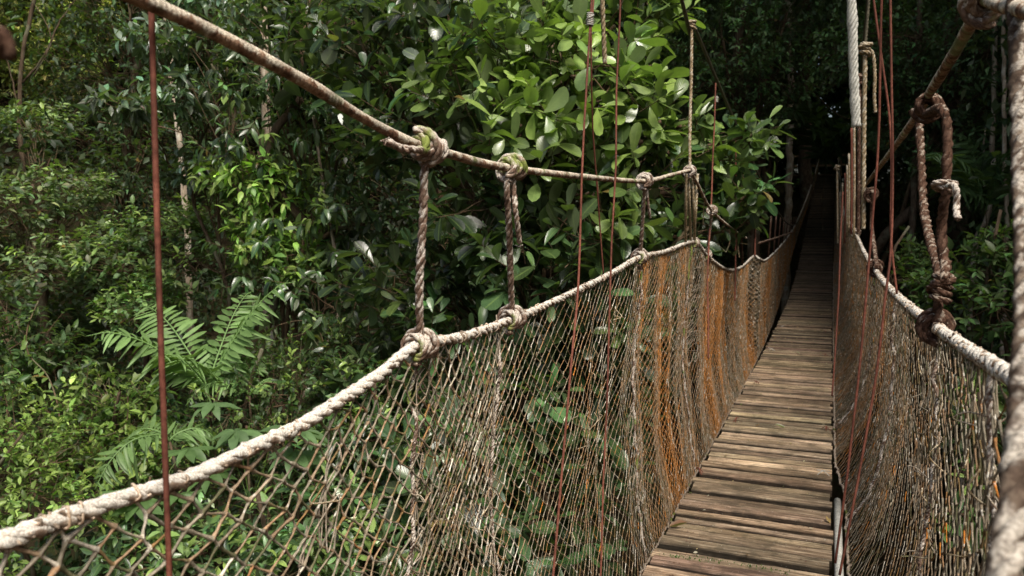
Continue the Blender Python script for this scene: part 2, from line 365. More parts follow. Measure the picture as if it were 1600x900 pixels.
def plant(name, label, cat, base, blobs, ntw, nl, kind, size, col, seed, trunk_r=.08, lod_mat='leaf', bark='bark', Lt=.35,
          young=.0, young_fn=None, droop=.1, spread=.9, group=None, trunk_top=None, tr=.005, upb=.5, stems=True, horiz=0., sub=1.0):
    """trunk rising from base, one limb to each blob (centre xyz, radius, flatten), leafy twigs around every blob"""
    g = np.random.default_rng(seed); base = np.asarray(base, float)
    root = empty(name, base, label, cat, group)
    B = np.array([b[:3] for b in blobs], float); cen = B.mean(0)
    top = np.array(trunk_top, float) if trunk_top is not None else np.array([cen[0], cen[1], cen[2] + .15 * abs(cen[2] - base[2])])
    mt = MB(); tp = bend(base - [0, 0, .3], top, 0, g, .22, 7); tube(mt, tp, np.linspace(trunk_r * 1.15, trunk_r * .45, len(tp)), 8, jit=.04)
    mt.build('trunk', M[bark], root)
    ml, mw = MB(), MB()
    vol = np.array([b[3] ** 2 for b in blobs]); cnt = np.maximum(3, (ntw * vol / vol.sum()).astype(int))
    for b, c in zip(blobs, cnt):
        ctr = np.array(b[:3]); br = b[3]; fl = b[4] if len(b) > 4 else .7
        j = g.integers(int(len(tp) * .35), len(tp)); j = min(j, int(np.argmin(np.linalg.norm(tp - (ctr - [0, 0, br * .8]), axis=1)) + 1), len(tp) - 1)
        lp = bend(tp[j], ctr, .08, g, .18, 6); tube(mw, lp, np.linspace(trunk_r * .42, trunk_r * .14, len(lp)), 6, jit=.05)
        u = unit(g.normal(0, 1, (c, 3))); rr = br * g.uniform(.45, 1.0, (c, 1)) ** .6
        tip = ctr + u * rr * np.array([1, 1, fl])
        bad = (np.abs(tip[:, 0] + .3) < 1.25) & (tip[:, 2] > -1.2) & (tip[:, 2] < np.interp(tip[:, 1], [0, 16, 38], [1.35, 1.2, 5]) + .05)
        u, rr, tip = u[~bad], rr[~bad], tip[~bad]; c = len(tip)
        if c < 2: continue
        d = unit(u * [1, 1, .6] + [0, 0, upb] + g.normal(0, .3, (c, 3)))
        # tint: darker low/inside
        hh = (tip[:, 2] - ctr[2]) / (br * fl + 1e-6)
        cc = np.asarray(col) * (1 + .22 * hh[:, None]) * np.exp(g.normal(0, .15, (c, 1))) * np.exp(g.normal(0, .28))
        y = None
        if young_fn is not None: y = young_fn(tip, g)
        elif young > 0: y = (g.random(c) < young) * g.uniform(.3, 1, c)
        L = np.full(c, Lt) * g.uniform(.6, 1.2, c)
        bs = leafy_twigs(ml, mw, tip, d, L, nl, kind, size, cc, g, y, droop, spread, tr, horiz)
        # sub-branches joining twig feet to the limb
        for q in range(0, c, max(1, int(3 / sub))):
            k = g.integers(len(lp) // 3, len(lp)); P = bend(lp[k], bs[q], .05, g, .12, 4)
            tube(mw, P, np.linspace(tr * 1.8, tr, len(P)), 4, cap=False)
    mw.build('limbs', M['twig'], root)
    ml.build('crown', M[lod_mat], root)
    return root

DARK = np.array([.034, .064, .025]); MID = np.array([.060, .108, .034]); LITE = np.array([.11, .18, .042]); YEL = np.array([.17, .25, .045])

def B(px, py, z, r, fl=.75):
    p = at(px, py, z); return (*p, r, fl)
def foot(px, z):
    p = at(px, 400, z); return np.array([p[0], p[1], float(gz(p[0], p[1]))])

# --- the big glossy-leaved tree beside the bridge
def yfn(tip, g):
    # fresh lime leaves on the sunny shoots nearest the handrail
    f = np.clip(1.3 - np.linalg.norm((tip - at(940, 120, 7.4)) / [2.1, 3.0, 1.35], axis=1), 0, 1)
    return (g.random(len(tip)) < (.05 + 1.0 * f)) * g.uniform(.35, 1, len(tip)) * (.3 + 1.0 * f)
big_blobs = [B(560, 60, 8.8, 1.0), B(690, 20, 8.6, 1.0), B(640, 180, 8.6, .95), B(740, 130, 7.6, .8), B(820, 60, 7.6, .85), B(900, 120, 7.0, .75),
 B(850, 210, 7.2, .75), B(960, 40, 7.6, .7), B(1010, 150, 6.9, .42), B(990, 250, 7.2, .6), B(940, 330, 7.0, .65), B(760, 330, 7.6, .8), B(850, 420, 7.4, .8),
 B(640, 420, 8.2, .85), B(720, 540, 7.8, .8), B(1110, 260, 9.2, .55), B(1090, 340, 8.8, .5), B(1155, 250, 10.2, .42), B(1150, 330, 9.6, .4), B(1140, 360, 8.6, .38), B(1175, 210, 8.8, .35), B(1170, 300, 8.6, .38), B(1100, 200, 8.6, .4), B(940, 500, 7.8, .8),
 B(1040, 440, 8.2, .6), B(820, 620, 7.6, .8), B(700, 700, 7.2, .8), B(960, 660, 7.6, .7), B(860, 800, 7.0, .7), B(740, 860, 6.6, .6), B(1010, 0, 7.8, .5), B(1000, 360, 8.6, .5), B(900, 250, 8.4, .6), B(600, 600, 8.4, .8), B(1060, 560, 8.6, .6)]
plant('broadleaf_tree', 'large tree with big glossy rounded leaves, lime green shoots reaching over the left handrail', 'tree', foot(900, 9.3), big_blobs,
      1020, 8, 'obovate', .275, DARK * 1.15, 11, .13, 'leaf', 'bark', .46, young_fn=yfn, droop=.12, spread=.95, tr=.006, upb=.55, trunk_top=at(860, 60, 8.8))

# --- near-left and middle-distance plants: pixel column, depth, blobs
PL = []
def P_(name, label, cat, fpx, fz, blobs, ntw, nl, kind, size, col, seed, **k):
    plant(name, label, cat, foot(fpx, fz), blobs, ntw, nl, kind, size, col, seed, **k)
P_('drooping_tree', 'dark tree of drooping glossy leaves just behind the nearest handrail hanger', 'tree', 500, 10.5,
   [B(440, 80, 9.5, 1.1), B(530, 200, 10, 1.1), B(400, 200, 9.6, .9), B(470, 330, 9.8, 1.0), B(570, 350, 9.6, 1.0), B(420, 420, 9.6, .9), B(520, 480, 9.2, .9), B(590, 520, 8.6, .8), B(330, 100, 9.9, .8), B(480, -20, 9.9, 1.0)],
   430, 8, 'ellip', .20, DARK * 1.15, 21, trunk_r=.1, droop=.65, Lt=.4, young=.08, upb=.1)
P_('leaning_tree', 'slim tree reaching a pale glossy branch across the rusty rod at upper left', 'tree', 340, 11.5,
   [B(190, 165, 9.4, .45, .5), B(250, 60, 10, .55, .6), B(280, 150, 10, .6, .6), B(340, 20, 10.5, .8), B(300, 260, 10.5, .5, .6)],
   230, 8, 'ellip', .20, np.array([.095, .145, .095]), 22, trunk_r=.035, droop=.45, Lt=.35, upb=.2)
P_('understorey_tree', 'leafy shrub with pale green tops at the far left edge below the bright gap', 'shrub', 70, 13.5,
   [B(20, 320, 12.5, 1.0, .5), B(100, 290, 13, .9, .5), B(140, 380, 12.4, .8, .5), B(50, 420, 12, .8, .5), B(-60, 380, 12.6, 1.0, .5), B(60, 190, 14, .9, .5)],
   520, 9, 'small', .15, np.array([.13, .18, .085]), 23, trunk_r=.06, droop=.15, horiz=.5, lod_mat='leaf2', Lt=.35, young=.1)
P_('understorey_tree', 'small-leaved shrub catching light behind the rusty rod at mid height', 'shrub', 210, 12.8,
   [B(180, 400, 12, .9, .5), B(250, 350, 12, .8, .5), B(320, 420, 11.5, .9, .6), B(220, 470, 11.4, .8, .5), B(340, 330, 12.2, .7, .6)],
   420, 9, 'small', .14, np.array([.10, .16, .06]), 24, trunk_r=.05, droop=.2, horiz=.4, lod_mat='leaf2', Lt=.32, young=.25)
P_('sapling', 'pale-stemmed sapling with lime leaf tufts left of the nearest hanger rope', 'sapling', 490, 9.4,
   [B(490, 330, 9.2, .28, 1), B(485, 420, 9.2, .25, 1), B(492, 250, 9.3, .15, 1)], 26, 6, 'ellip', .15, LITE, 25, trunk_r=.035, bark='palebark', trunk_top=at(488, 170, 9.5), droop=.5, young=.8, lod_mat='leaf2', Lt=.25)
P_('bright_shrub', 'sunlit shrub with long pale hanging leaves between palm and drooping tree', 'shrub', 420, 10.5,
   [B(420, 290, 9.6, .6), B(400, 370, 9.6, .6), B(450, 400, 9.4, .5), B(360, 270, 10, .5)], 190, 8, 'ellip', .18, LITE * 1.15, 26, trunk_r=.05, droop=.5, young=.3, Lt=.3, lod_mat='leaf2')
P_('thicket_shrub', 'dense dark small-leaved bush just above the near net rope', 'shrub', 420, 8.4,
   [B(430, 600, 8, .65), B(360, 640, 7.8, .6), B(500, 560, 8.2, .65), B(440, 690, 7.4, .55), B(330, 720, 7.2, .55), B(400, 560, 8.6, .5)], 420, 9, 'small', .085, MID * .7, 27, trunk_r=.04, droop=.0, lod_mat='leaf2', young=.22, Lt=.28, spread=.7, upb=.9)
P_('thicket_shrub', 'yellow-green leafy bush below the palm fronds at left', 'shrub', 170, 9.4,
   [B(170, 620, 8.6, .55), B(220, 640, 8.4, .5), B(110, 660, 8.2, .6), B(260, 700, 7.8, .5), B(190, 720, 7.6, .4)], 260, 8, 'small', .12, LITE * .7, 28, trunk_r=.04, droop=.3, lod_mat='leaf2', young=.5, Lt=.28)
P_('thicket_shrub', 'fine-leaved bright green bush in the lower left corner', 'shrub', 30, 8.0,
   [B(30, 700, 7.4, .6), B(90, 720, 7.2, .5), B(-40, 760, 7, .7), B(60, 780, 6.8, .5), B(140, 790, 6.6, .4), B(10, 640, 7.8, .45), B(-20, 860, 6.3, .5)], 330, 9, 'small', .09, LITE * .75, 29, trunk_r=.03, droop=.2, lod_mat='leaf2', young=.55, Lt=.24, tr=.003)
P_('thicket_shrub', 'broad-leaved bush under the left net at the bottom edge', 'shrub', 420, 6.8,
   [B(300, 850, 6.2, .5), B(400, 830, 6.2, .5), B(500, 800, 6.3, .55), B(450, 900, 5.8, .5), B(200, 880, 6, .5), B(580, 880, 6, .5)], 300, 8, 'ellip', .15, DARK * 1.5, 30, trunk_r=.04, droop=.25, young=.3, Lt=.28)
P_('thicket_shrub', 'dark bush of medium leaves seen through the middle of the left net', 'shrub', 620, 8.0,
   [B(560, 690, 7.6, .6), B(640, 760, 7.2, .6), B(560, 600, 8, .5), B(650, 640, 8, .5), B(520, 700, 7.4, .4)], 300, 8, 'ellip', .15, DARK * 1.5, 31, trunk_r=.04, droop=.25, young=.25, Lt=.28)
P_('thicket_shrub', 'shaded leafy mass between the lower palm frond and the far left edge', 'shrub', 60, 10.5,
   [B(40, 530, 10, .7), B(-20, 590, 9.6, .7), B(90, 570, 10, .6), B(0, 470, 11, .6)], 200, 8, 'ellip', .16, MID * .7, 32, trunk_r=.05, droop=.3, horiz=.2, Lt=.3, lod_mat='leaf2')
P_('forest_tree', 'tall dark small-leaved tree behind the rusty rod at upper left', 'tree', 190, 17,
   [B(170, 110, 16, 1.6), B(110, 190, 16, 1.4), B(230, 230, 16, 1.5), B(200, 0, 16, 1.6), B(300, 180, 16.5, 1.4), B(180, 300, 16, 1.2), B(320, 20, 17, 1.5)], 900, 10, 'diamond', .16, DARK * .8, 33, trunk_r=.16, lod_mat='farleaf', Lt=.5, droop=.3, tr=.006)
P_('forest_tree', 'yellow-green tree glowing in the bright gap at the top left corner', 'tree', 20, 24,
   [B(40, 30, 23, 1.7), B(90, 100, 23, 1.6), B(20, 140, 23, 1.6), B(-60, 60, 23, 2.0), B(130, 20, 24, 1.4)], 760, 9, 'diamond', .26, np.array([.34, .38, .12]), 34, trunk_r=.16, lod_mat='farleaf', Lt=.6, droop=.2, tr=.01)
P_('forest_tree', 'dark tree filling the gap above the glossy tree at top centre', 'tree', 700, 14,
   [B(560, 50, 13, 1.4), B(650, 150, 13, 1.4), B(760, 80, 13, 1.4), B(860, 20, 13, 1.3), B(800, 220, 13, 1.4), B(700, 320, 13, 1.4), B(600, 300, 13, 1.4), B(560, 450, 12.4, 1.3), B(680, 480, 12.4, 1.3), B(820, 400, 12.5, 1.3), B(930, 300, 13, 1.2), B(900, 520, 12, 1.2)], 1500, 9, 'diamond', .17, DARK * .75, 35, trunk_r=.15, lod_mat='farleaf', Lt=.5, droop=.4, tr=.006)
P_('forest_tree', 'dim fine-leaved tree high above the dark tunnel end of the bridge', 'tree', 1180, 20,
   [B(1130, 60, 17, 1.5), B(1200, 120, 18, 1.5), B(1090, 140, 17, 1.2), B(1230, 20, 18, 1.5), B(1160, 200, 18, 1.2)], 700, 9, 'diamond', .17, DARK * 2.2, 36, trunk_r=.2, lod_mat='farleaf', Lt=.5, droop=.3)
P_('forest_tree', 'shaded tree with feathery leaves behind the cut steel cable', 'tree', 1400, 19,
   [B(1330, 80, 16, 1.2), B(1400, 60, 15, 1.3), B(1480, 130, 15, 1.3), B(1560, 60, 14, 1.3), B(1420, 180, 16, 1.2), B(1520, 230, 15, 1.2), B(1640, 160, 14, 1.3)], 900, 10, 'diamond', .14, DARK * 2.2, 37, trunk_r=.15, lod_mat='farleaf', Lt=.5, droop=.3)
P_('roadless_shrub'.replace('roadless', 'shade'), 'dim green shrub below the doubled rope hanger at right', 'shrub', 1540, 10,
   [B(1530, 420, 9.4, .6, .6), B(1590, 380, 9.4, .6, .6), B(1560, 480, 9, .6, .6), B(1480, 440, 9.8, .5, .6), B(1640, 450, 9, .6)], 200, 8, 'ellip', .17, MID * 1.1, 38, trunk_r=.04, droop=.2, horiz=.35, lod_mat='leaf2', Lt=.3)
P_('shade_shrub', 'dim green shrub between the rusty rods and the doubled rope hanger', 'shrub', 1410, 12,
   [B(1400, 430, 11, .5, .7), B(1430, 400, 11.4, .5, .7), B(1420, 490, 10.6, .6, .7)], 130, 8, 'ellip', .16, MID, 39, trunk_r=.04, droop=.2, horiz=.3, lod_mat='leaf2', Lt=.3)
P_('thicket_shrub', 'leafy bush seen through the right net near the bottom corner', 'shrub', 1560, 6,
   [B(1500, 640, 6.6, .6), B(1560, 760, 6, .5), B(1440, 800, 6, .5), B(1620, 640, 6, .6), B(1500, 880, 5.4, .5)], 260, 8, 'ellip', .15, MID, 40, trunk_r=.04, droop=.2, young=.2, Lt=.3)

# --- bare branches and trunks
def trunk_thing(label, pts, r, bark, seed, branches=(), name='tree_trunk', cat='tree trunk', group=None):
    g = np.random.default_rng(seed); pts = [np.asarray(p, float) for p in pts]
    b = pts[0].copy(); b[2] = gz(b[0], b[1]) - .2
    root = empty(name, (b[0], b[1], b[2] + .2), label, cat, group); mb = MB()
    P = smooth([b] + pts, .25); P[1:-1] += g.normal(0, r * .18, (len(P) - 2, 3)); tube(mb, P, np.linspace(r * 1.2, r * .75, len(P)), 9, jit=.05)
    mb.build('trunk', M[bark], root)
    for br in branches:
        m2 = MB(); Q = smooth(br[0], .12); Q[1:-1] += g.normal(0, br[1] * .35, (len(Q) - 2, 3)); tube(m2, Q, np.linspace(br[1], br[1] * .35, len(Q)), 6, jit=.05); m2.build('branch', M[bark], root)
trunk_thing('pale blotched trunk left of the drooping tree, right of the rusty rod', [at(418, 400, 11.5), at(415, 150, 11.6), at(408, -40, 11.8)], .075, 'palebark', 1)
trunk_thing('thin grey trunk in the shade just right of the rusty rod', [at(292, 360, 13.5), at(280, 220, 13.5), at(262, 60, 13.6), at(250, -60, 13.6)], .055, 'palebark', 2)
trunk_thing('thin grey trunk near the far left edge above the shrubs', [at(40, 300, 15), at(30, 180, 15), at(40, 60, 15), at(70, -60, 15)], .045, 'bark', 3,
   [([at(35, 130, 15), at(70, 85, 15), at(95, 30, 15.2), at(140, -30, 15.4)], .022), ([at(52, 120, 15), at(80, 60, 15), at(50, 0, 15)], .018), ([at(30, 180, 15), at(10, 90, 15), at(-20, 10, 15)], .018)])
trunk_thing('brown trunk standing in the dark behind the left palm', [at(75, 560, 13), at(62, 450, 13), at(52, 300, 13)], .09, 'bark', 4)
trunk_thing('thick mossy trunk rising beside the dark end of the bridge', [at(1262, 330, 30), at(1258, 180, 30), at(1262, -60, 30)], .24, 'bark', 5)
trunk_thing('slim pale trunk in the shade left of the dark bridge end', [at(1232, 300, 26), at(1236, 120, 26), at(1230, -40, 26)], .12, 'palebark', 6)
trunk_thing('slim leaning trunk between the rods and doubled hanger in the dark', [at(1425, 380, 16), at(1432, 200, 16), at(1440, -30, 16)], .07, 'bark', 7)
trunk_thing('forked slim trunk behind the doubled rope hanger at right', [at(1520, 420, 14), at(1545, 330, 14), at(1552, 180, 14), at(1556, -30, 14)], .05, 'palebark', 8, [([at(1545, 330, 14), at(1536, 260, 14), at(1540, 200, 14)], .03)])
trunk_thing('straight thin trunk near the right edge behind the thick rope', [at(1572, 420, 13), at(1570, 250, 13), at(1566, -30, 13)], .04, 'palebark', 9)
trunk_thing('stout dim trunk high above the right handrail', [at(1500, 420, 20), at(1495, 100, 20), at(1490, -80, 20)], .25, 'bark', 10)

# --- palms / ferns
def frond(mb, pts, nl, ll, col, g, r=.012, plane_up=None):
    P = smooth(pts, .03); Pn, s = resamp(P, .03); tube(mb, Pn, np.linspace(r, r * .3, len(Pn)), 5, col * 1.3)
    T, _, _ = frames(Pn); t = np.linspace(.12, .98, nl); idx = (t * (len(Pn) - 1)).astype(int)
    prof = np.sin(np.clip(t * .92 + .1, 0, 1) * PI) ** .55
    up = np.array([0, 0, 1.0]) if plane_up is None else np.asarray(plane_up, float)
    for sgn in (-1, 1):
        side = unit(np.cross(T[idx], up)) * sgn
        d = side * 1.0 + T[idx] * .45 + g.normal(0, .07, (nl, 3)); d[:, 2] -= .12
        u = np.cross(side, T[idx]) * sgn; u = np.where(u[:, 2:3] < 0, -u, u) + g.normal(0, .15, (nl, 3))
        c = col * np.exp(g.normal(0, .18, (nl, 1)))
        put_leaves(mb, 'leaflet', Pn[idx], d, u, ll * prof * g.uniform(.9, 1.08, nl), c, g)
def palm(label, base, tips, ll, nl, col, seed, name='understorey_palm', rise=.35, bulge=None):
    g = np.random.default_rng(seed); base = np.asarray(base, float); f = base.copy(); f[2] = float(gz(base[0], base[1]))
    root = empty(name, f, label, 'palm'); mb = MB(); P = bend(f - [0, 0, .2], base, 0, g, .08, 5); tube(mb, P, np.linspace(.022, .012, len(P)), 7, jit=.05); mb.build('stem', M['bark'], root)
    for tp in tips:
        tp = np.asarray(tp, float); L = np.linalg.norm(tp - base); mid = base * .5 + tp * .5 + [0, 0, rise * L]
        m = MB(); frond(m, [base, base * .75 + mid * .25 + [0, 0, rise * L * .28], mid, mid * .4 + tp * .6 + [0, 0, rise * L * .32], tp], nl, ll, col, g, plane_up=(0, -.35, 1)); m.build('frond', M['leaf2'], root)
fc = np.array([.085, .14, .05])
palm('palm with long feathery fronds arching left and right behind the rusty rod', at(325, 610, 8.0),
     [at(135, 525, 7.4), at(215, 480, 8.6), at(462, 440, 7.9), at(395, 455, 8.6), at(250, 560, 7.2), at(425, 560, 8.4)], .34, 23, fc * 1.9, 51, rise=.16)
palm('small palm with arched frond showing its pale top beside the dark bush', at(390, 618, 8.0), [at(290, 634, 7.6), at(330, 590, 8.2), at(440, 600, 8.2)], .19, 20, fc * 2.1, 52, rise=.3)
palm('low palm frond hanging above the near net rope at left', at(265, 690, 6.7), [at(148, 765, 6.2), at(190, 700, 6.8), at(340, 690, 6.9)], .25, 19, fc * 1.5, 53, rise=.3)
palm('dim palm fronds fanning out above the dark bridge end', at(1290, 260, 22), [at(1195, 190, 20), at(1240, 150, 21), at(1360, 200, 20), at(1320, 160, 21), at(1400, 240, 19)], .9, 30, DARK * 1.6, 54, rise=.25)
palm('dim palm in the dark forest right of the doubled hanger', at(1540, 330, 13), [at(1450, 250, 12), at(1500, 210, 13), at(1600, 230, 12), at(1470, 300, 12.5)], .5, 28, DARK * 1.9, 55, rise=.2)
def umbrella_plant(label, p, r, col, seed, n=6):
    g = np.random.default_rng(seed); f = p.copy(); f[2] = float(gz(p[0], p[1])); root = empty('palmate_plant', f, label, 'plant')
    mb = MB(); P = bend(f - [0, 0, .1], p, 0, g, .1, 5); tube(mb, P, np.linspace(.025, .01, len(P)), 6); mb.build('stem', M['twig'], root)
    for q in range(n):
        c = p + g.normal(0, .16, 3) * [1.6, 1.6, 1] ; m = MB(); tube(m, bend(P[-3], c, .1, g, .1, 4), .004, 4, LITE)
        k = 9; a = np.arange(k) * 2 * PI / k + g.random(); d = np.stack([np.cos(a), np.sin(a), np.full(k, -.15)], 1) + g.normal(0, .08, (k, 3))
        put_leaves(m, 'ellip', np.tile(c, (k, 1)), d, np.tile([0, -.3, 1.0], (k, 1)), r * g.uniform(.8, 1.1, k), np.tile(col, (k, 1)) * np.exp(g.normal(0, .12, (k, 1))), g)
        m.build('leaf', M['leaf2'], root)
umbrella_plant('pale palmate leaves like open umbrellas below the palm', at(385, 665, 6.7), .26, np.array([.10, .17, .07]), 61)
umbrella_plant('palmate leaf cluster just above the near net rope', at(235, 745, 6.2), .24, np.array([.09, .16, .055]), 62)

# --- hanging vines (lianas)
def liana(label, pts, r, seed, leaves=0, col=LITE, group=None):
    g = np.random.default_rng(seed); P = smooth(pts, .1); P[1:-1] += g.normal(0, r * .8, (len(P) - 2, 3)); P = smooth(P[::3], .05)
    root = empty('hanging_vine', P[-1], label, 'vine', group); mb = MB(); tube(mb, P, r, 5, jit=.1); mb.build('stem', M['twig'], root)
    if leaves:
        m = MB(); i = g.integers(0, len(P), leaves); d = g.normal(0, 1, (leaves, 3)); d[:, 2] -= .6
        put_leaves(m, 'small', P[i], d, np.tile([0, 0, 1.0], (leaves, 1)) + g.normal(0, .4, (leaves, 3)), g.uniform(.06, .11, leaves), np.tile(col, (leaves, 1)) * np.exp(g.normal(0, .25, (leaves, 1))), g); m.build('leaves', M['leaf2'], root)
liana('leafy vine strand hanging at the far left above the fine-leaved bush', [at(60, 470, 8.6), at(40, 540, 8.4), at(80, 600, 8.2), at(95, 700, 7.8), at(60, 800, 7.4)], .008, 71, 60)
liana('bright leafy vine climbing behind the fine-leaved bush', [at(200, 620, 8.2), at(185, 680, 8), at(120, 700, 7.8), at(100, 780, 7.2)], .007, 72, 70, YEL)
liana('thin bare vine crossing the dark upper left forest', [at(150, 190, 12), at(290, 210, 12), at(370, 300, 12), at(440, 330, 12)], .010, 73)
liana('pale bare vine looping beside the pale blotched trunk', [at(335, 180, 11), at(336, 300, 11), at(352, 380, 11), at(345, 480, 11)], .008, 74)
liana('thin vine arching across the dark forest above the bridge end', [at(1240, 110, 18), at(1310, 180, 18), at(1370, 190, 18), at(1460, 260, 17)], .012, 75)

# --- the far wood as one mass
def far_mass():
    g = np.random.default_rng(99); mb = MB()
    gp = at(60, 90, 20); glow = (math.atan2(gp[0], gp[1]), 0)
    def clumps(n, az, dist, z, per, size, rad, col, spread_z=.6, keep=None, ground=True):
        a = np.radians(g.uniform(*az, n)); d = g.uniform(dist[0] ** .5, dist[1] ** .5, n) ** 2
        x, y = d * np.sin(a), d * np.cos(a); zz = g.uniform(*z, n) + (np.maximum(gz(x, y), -4) * .8 if ground else 0)
        ok = (np.abs(x + .4) > 2.6 + rad * .8) | (y > 41) | (zz > 11)
        ok &= (np.arctan2(x, y) > glow[0] + .055) | (np.arctan2(x, y) < glow[0] - .09) | (d > 23) | (zz < 4.0)
        if keep is not None: ok &= keep(x, y, zz)
        x, y, zz = x[ok], y[ok], zz[ok]; m = len(x); c = np.stack([x, y, zz], 1)
        off = g.normal(0, 1, (m, per, 3)); off = off / np.linalg.norm(off, axis=-1, keepdims=True) * g.uniform(.3, 1, (m, per, 1)) ** .5 * rad * g.uniform(.6, 1.3, (m, 1, 1)) * [1, 1, spread_z]
        P = c[:, None] + off; dd = off * [1, 1, .3] + g.normal(0, .35, off.shape) * rad; dd[..., 2] -= .15 * rad
        up = np.tile([0, 0, 1.0], (m, per, 1)) + g.normal(0, .35, off.shape)
        cc = col * np.exp(g.normal(0, .35, (m, 1, 1))) * np.exp(g.normal(0, .25, (m, per, 1))) * np.exp(g.normal(0, .08, (m, 1, 3))) * (1 + .3 * off[..., 2:3] / rad)
        put_leaves(mb, 'diamond', P.reshape(-1, 3), dd.reshape(-1, 3), up.reshape(-1, 3), np.full(m * per, size) * g.uniform(.7, 1.3, m * per), np.clip(cc.reshape(-1, 3), .003, 1), g)
    clumps(900, (-80, -4), (15, 24), (-1, 14), 110, .17, .75, DARK * .75)
    clumps(1100, (-80, 40), (24, 42), (-1, 24), 90, .3, 1.3, DARK * 1.5)
    clumps(420, (1, 40), (10, 24), (-2, 12), 110, .15, .7, DARK * 2.2, keep=lambda x, y, z: x > 2.8)
    clumps(900, (-85, 60), (42, 60), (-2, 34), 70, .6, 2.4, DARK * .8)
    clumps(1300, (-18, 16), (41, 54), (-3, 30), 90, .5, 1.8, DARK * .8)
    clumps(1200, (-80, 60), (56, 75), (0, 42), 70, 1.1, 4.0, DARK * .8)
    clumps(260, (-14, 14), (20, 40), (7, 20), 100, .3, 1.2, DARK * .8, ground=False)
    def flank(n, xr, yr, zr, per, size, rad, col):
        x, y = g.uniform(*xr, n), g.uniform(*yr, n); z = g.uniform(*zr, n) + dz_(y); c = np.stack([x, y, z], 1)
        off = g.normal(0, .5, (n, per, 3)) * rad; off[..., 0] *= .7
        put_leaves(mb, 'diamond', (c[:, None] + off).reshape(-1, 3), (off + g.normal(0, .3, off.shape) * rad).reshape(-1, 3), np.tile([0, 0, 1.0], (n * per, 1)) + g.normal(0, .3, (n * per, 3)), np.full(n * per, size) * g.uniform(.7, 1.3, n * per), np.tile(col, (n * per, 1)) * np.exp(g.normal(0, .4, (n * per, 1))), g)
    dz_ = lambda y: np.interp(y, [14, 21, 38], [0, .8, 3.8])
    flank(240, (2.0, 6), (13, 38), (-3, 7), 110, .2, 1.2, DARK * .8); flank(240, (-7, -3.0), (17, 38), (-3, 7), 110, .2, 1.2, DARK * .8)
    flank(70, (-4, 4), (18, 40), (5, 9), 110, .2, 1.2, DARK * .8)
    # the undergrowth on the slopes
    clumps(900, (-85, 50), (4, 20), (.0, .7), 90, .15, .55, DARK * .75, keep=lambda x, y, z: np.abs(x + .4) > 1.5)
    o = mb.build('dense_forest', M['farleaf']); tag(o, 'dense dark rainforest foliage massed behind the nearer trees', 'forest', None, 'stuff')
    mb = MB()
    # unseen canopy above, its spread and gaps shaped to steer shade and sun
    def roof(n, xr, yr, zr, per, keep=None):
        x, y, z = g.uniform(*xr, n), g.uniform(*yr, n), g.uniform(*zr, n)
        if keep is not None: k = keep(x, y); x, y, z = x[k], y[k], z[k]
        m = len(x); off = g.normal(0, 1, (m, per, 3)) * [1.1, 1.1, .35]; P = np.stack([x, y, z], 1)[:, None] + off
        d = g.normal(0, 1, off.shape) * [1, 1, .3]; up = np.tile([0, 0, 1.0], (m, per, 1)) + g.normal(0, .3, off.shape)
        put_leaves(mb, 'diamond', P.reshape(-1, 3), d.reshape(-1, 3), up.reshape(-1, 3), g.uniform(.5, .8, m * per), np.tile(DARK, (m * per, 1)), g)
    roof(3000, (-34, 34), (6, 60), (13, 19), 60, keep=lambda x, y: ((y > 13) | ((x > 2) & (y > 7)) | ((x < -9) & (y > 5))) & (np.hypot(x + 15, y - 9) > 8.5) & (g.random(len(x)) < np.where(((x > 6) & (y < 18)) | (y > 30), .6, 1) * np.where((y > 19) & (np.abs(x - 4) < 9), .5, 1)))
    roof(900, (8, 32), (-3, 26), (11, 17), 50)
    roof(420, (-34, -10), (-2, 30), (11, 17), 50, keep=lambda x, y: np.hypot(x + 15, y - 9) > 8.5)
    o = mb.build('shade_canopy', M['farleaf']); tag(o, 'unseen leaf canopy shaped to shade the far bridge and forest sides', 'forest', None, 'stuff')
far_mass()

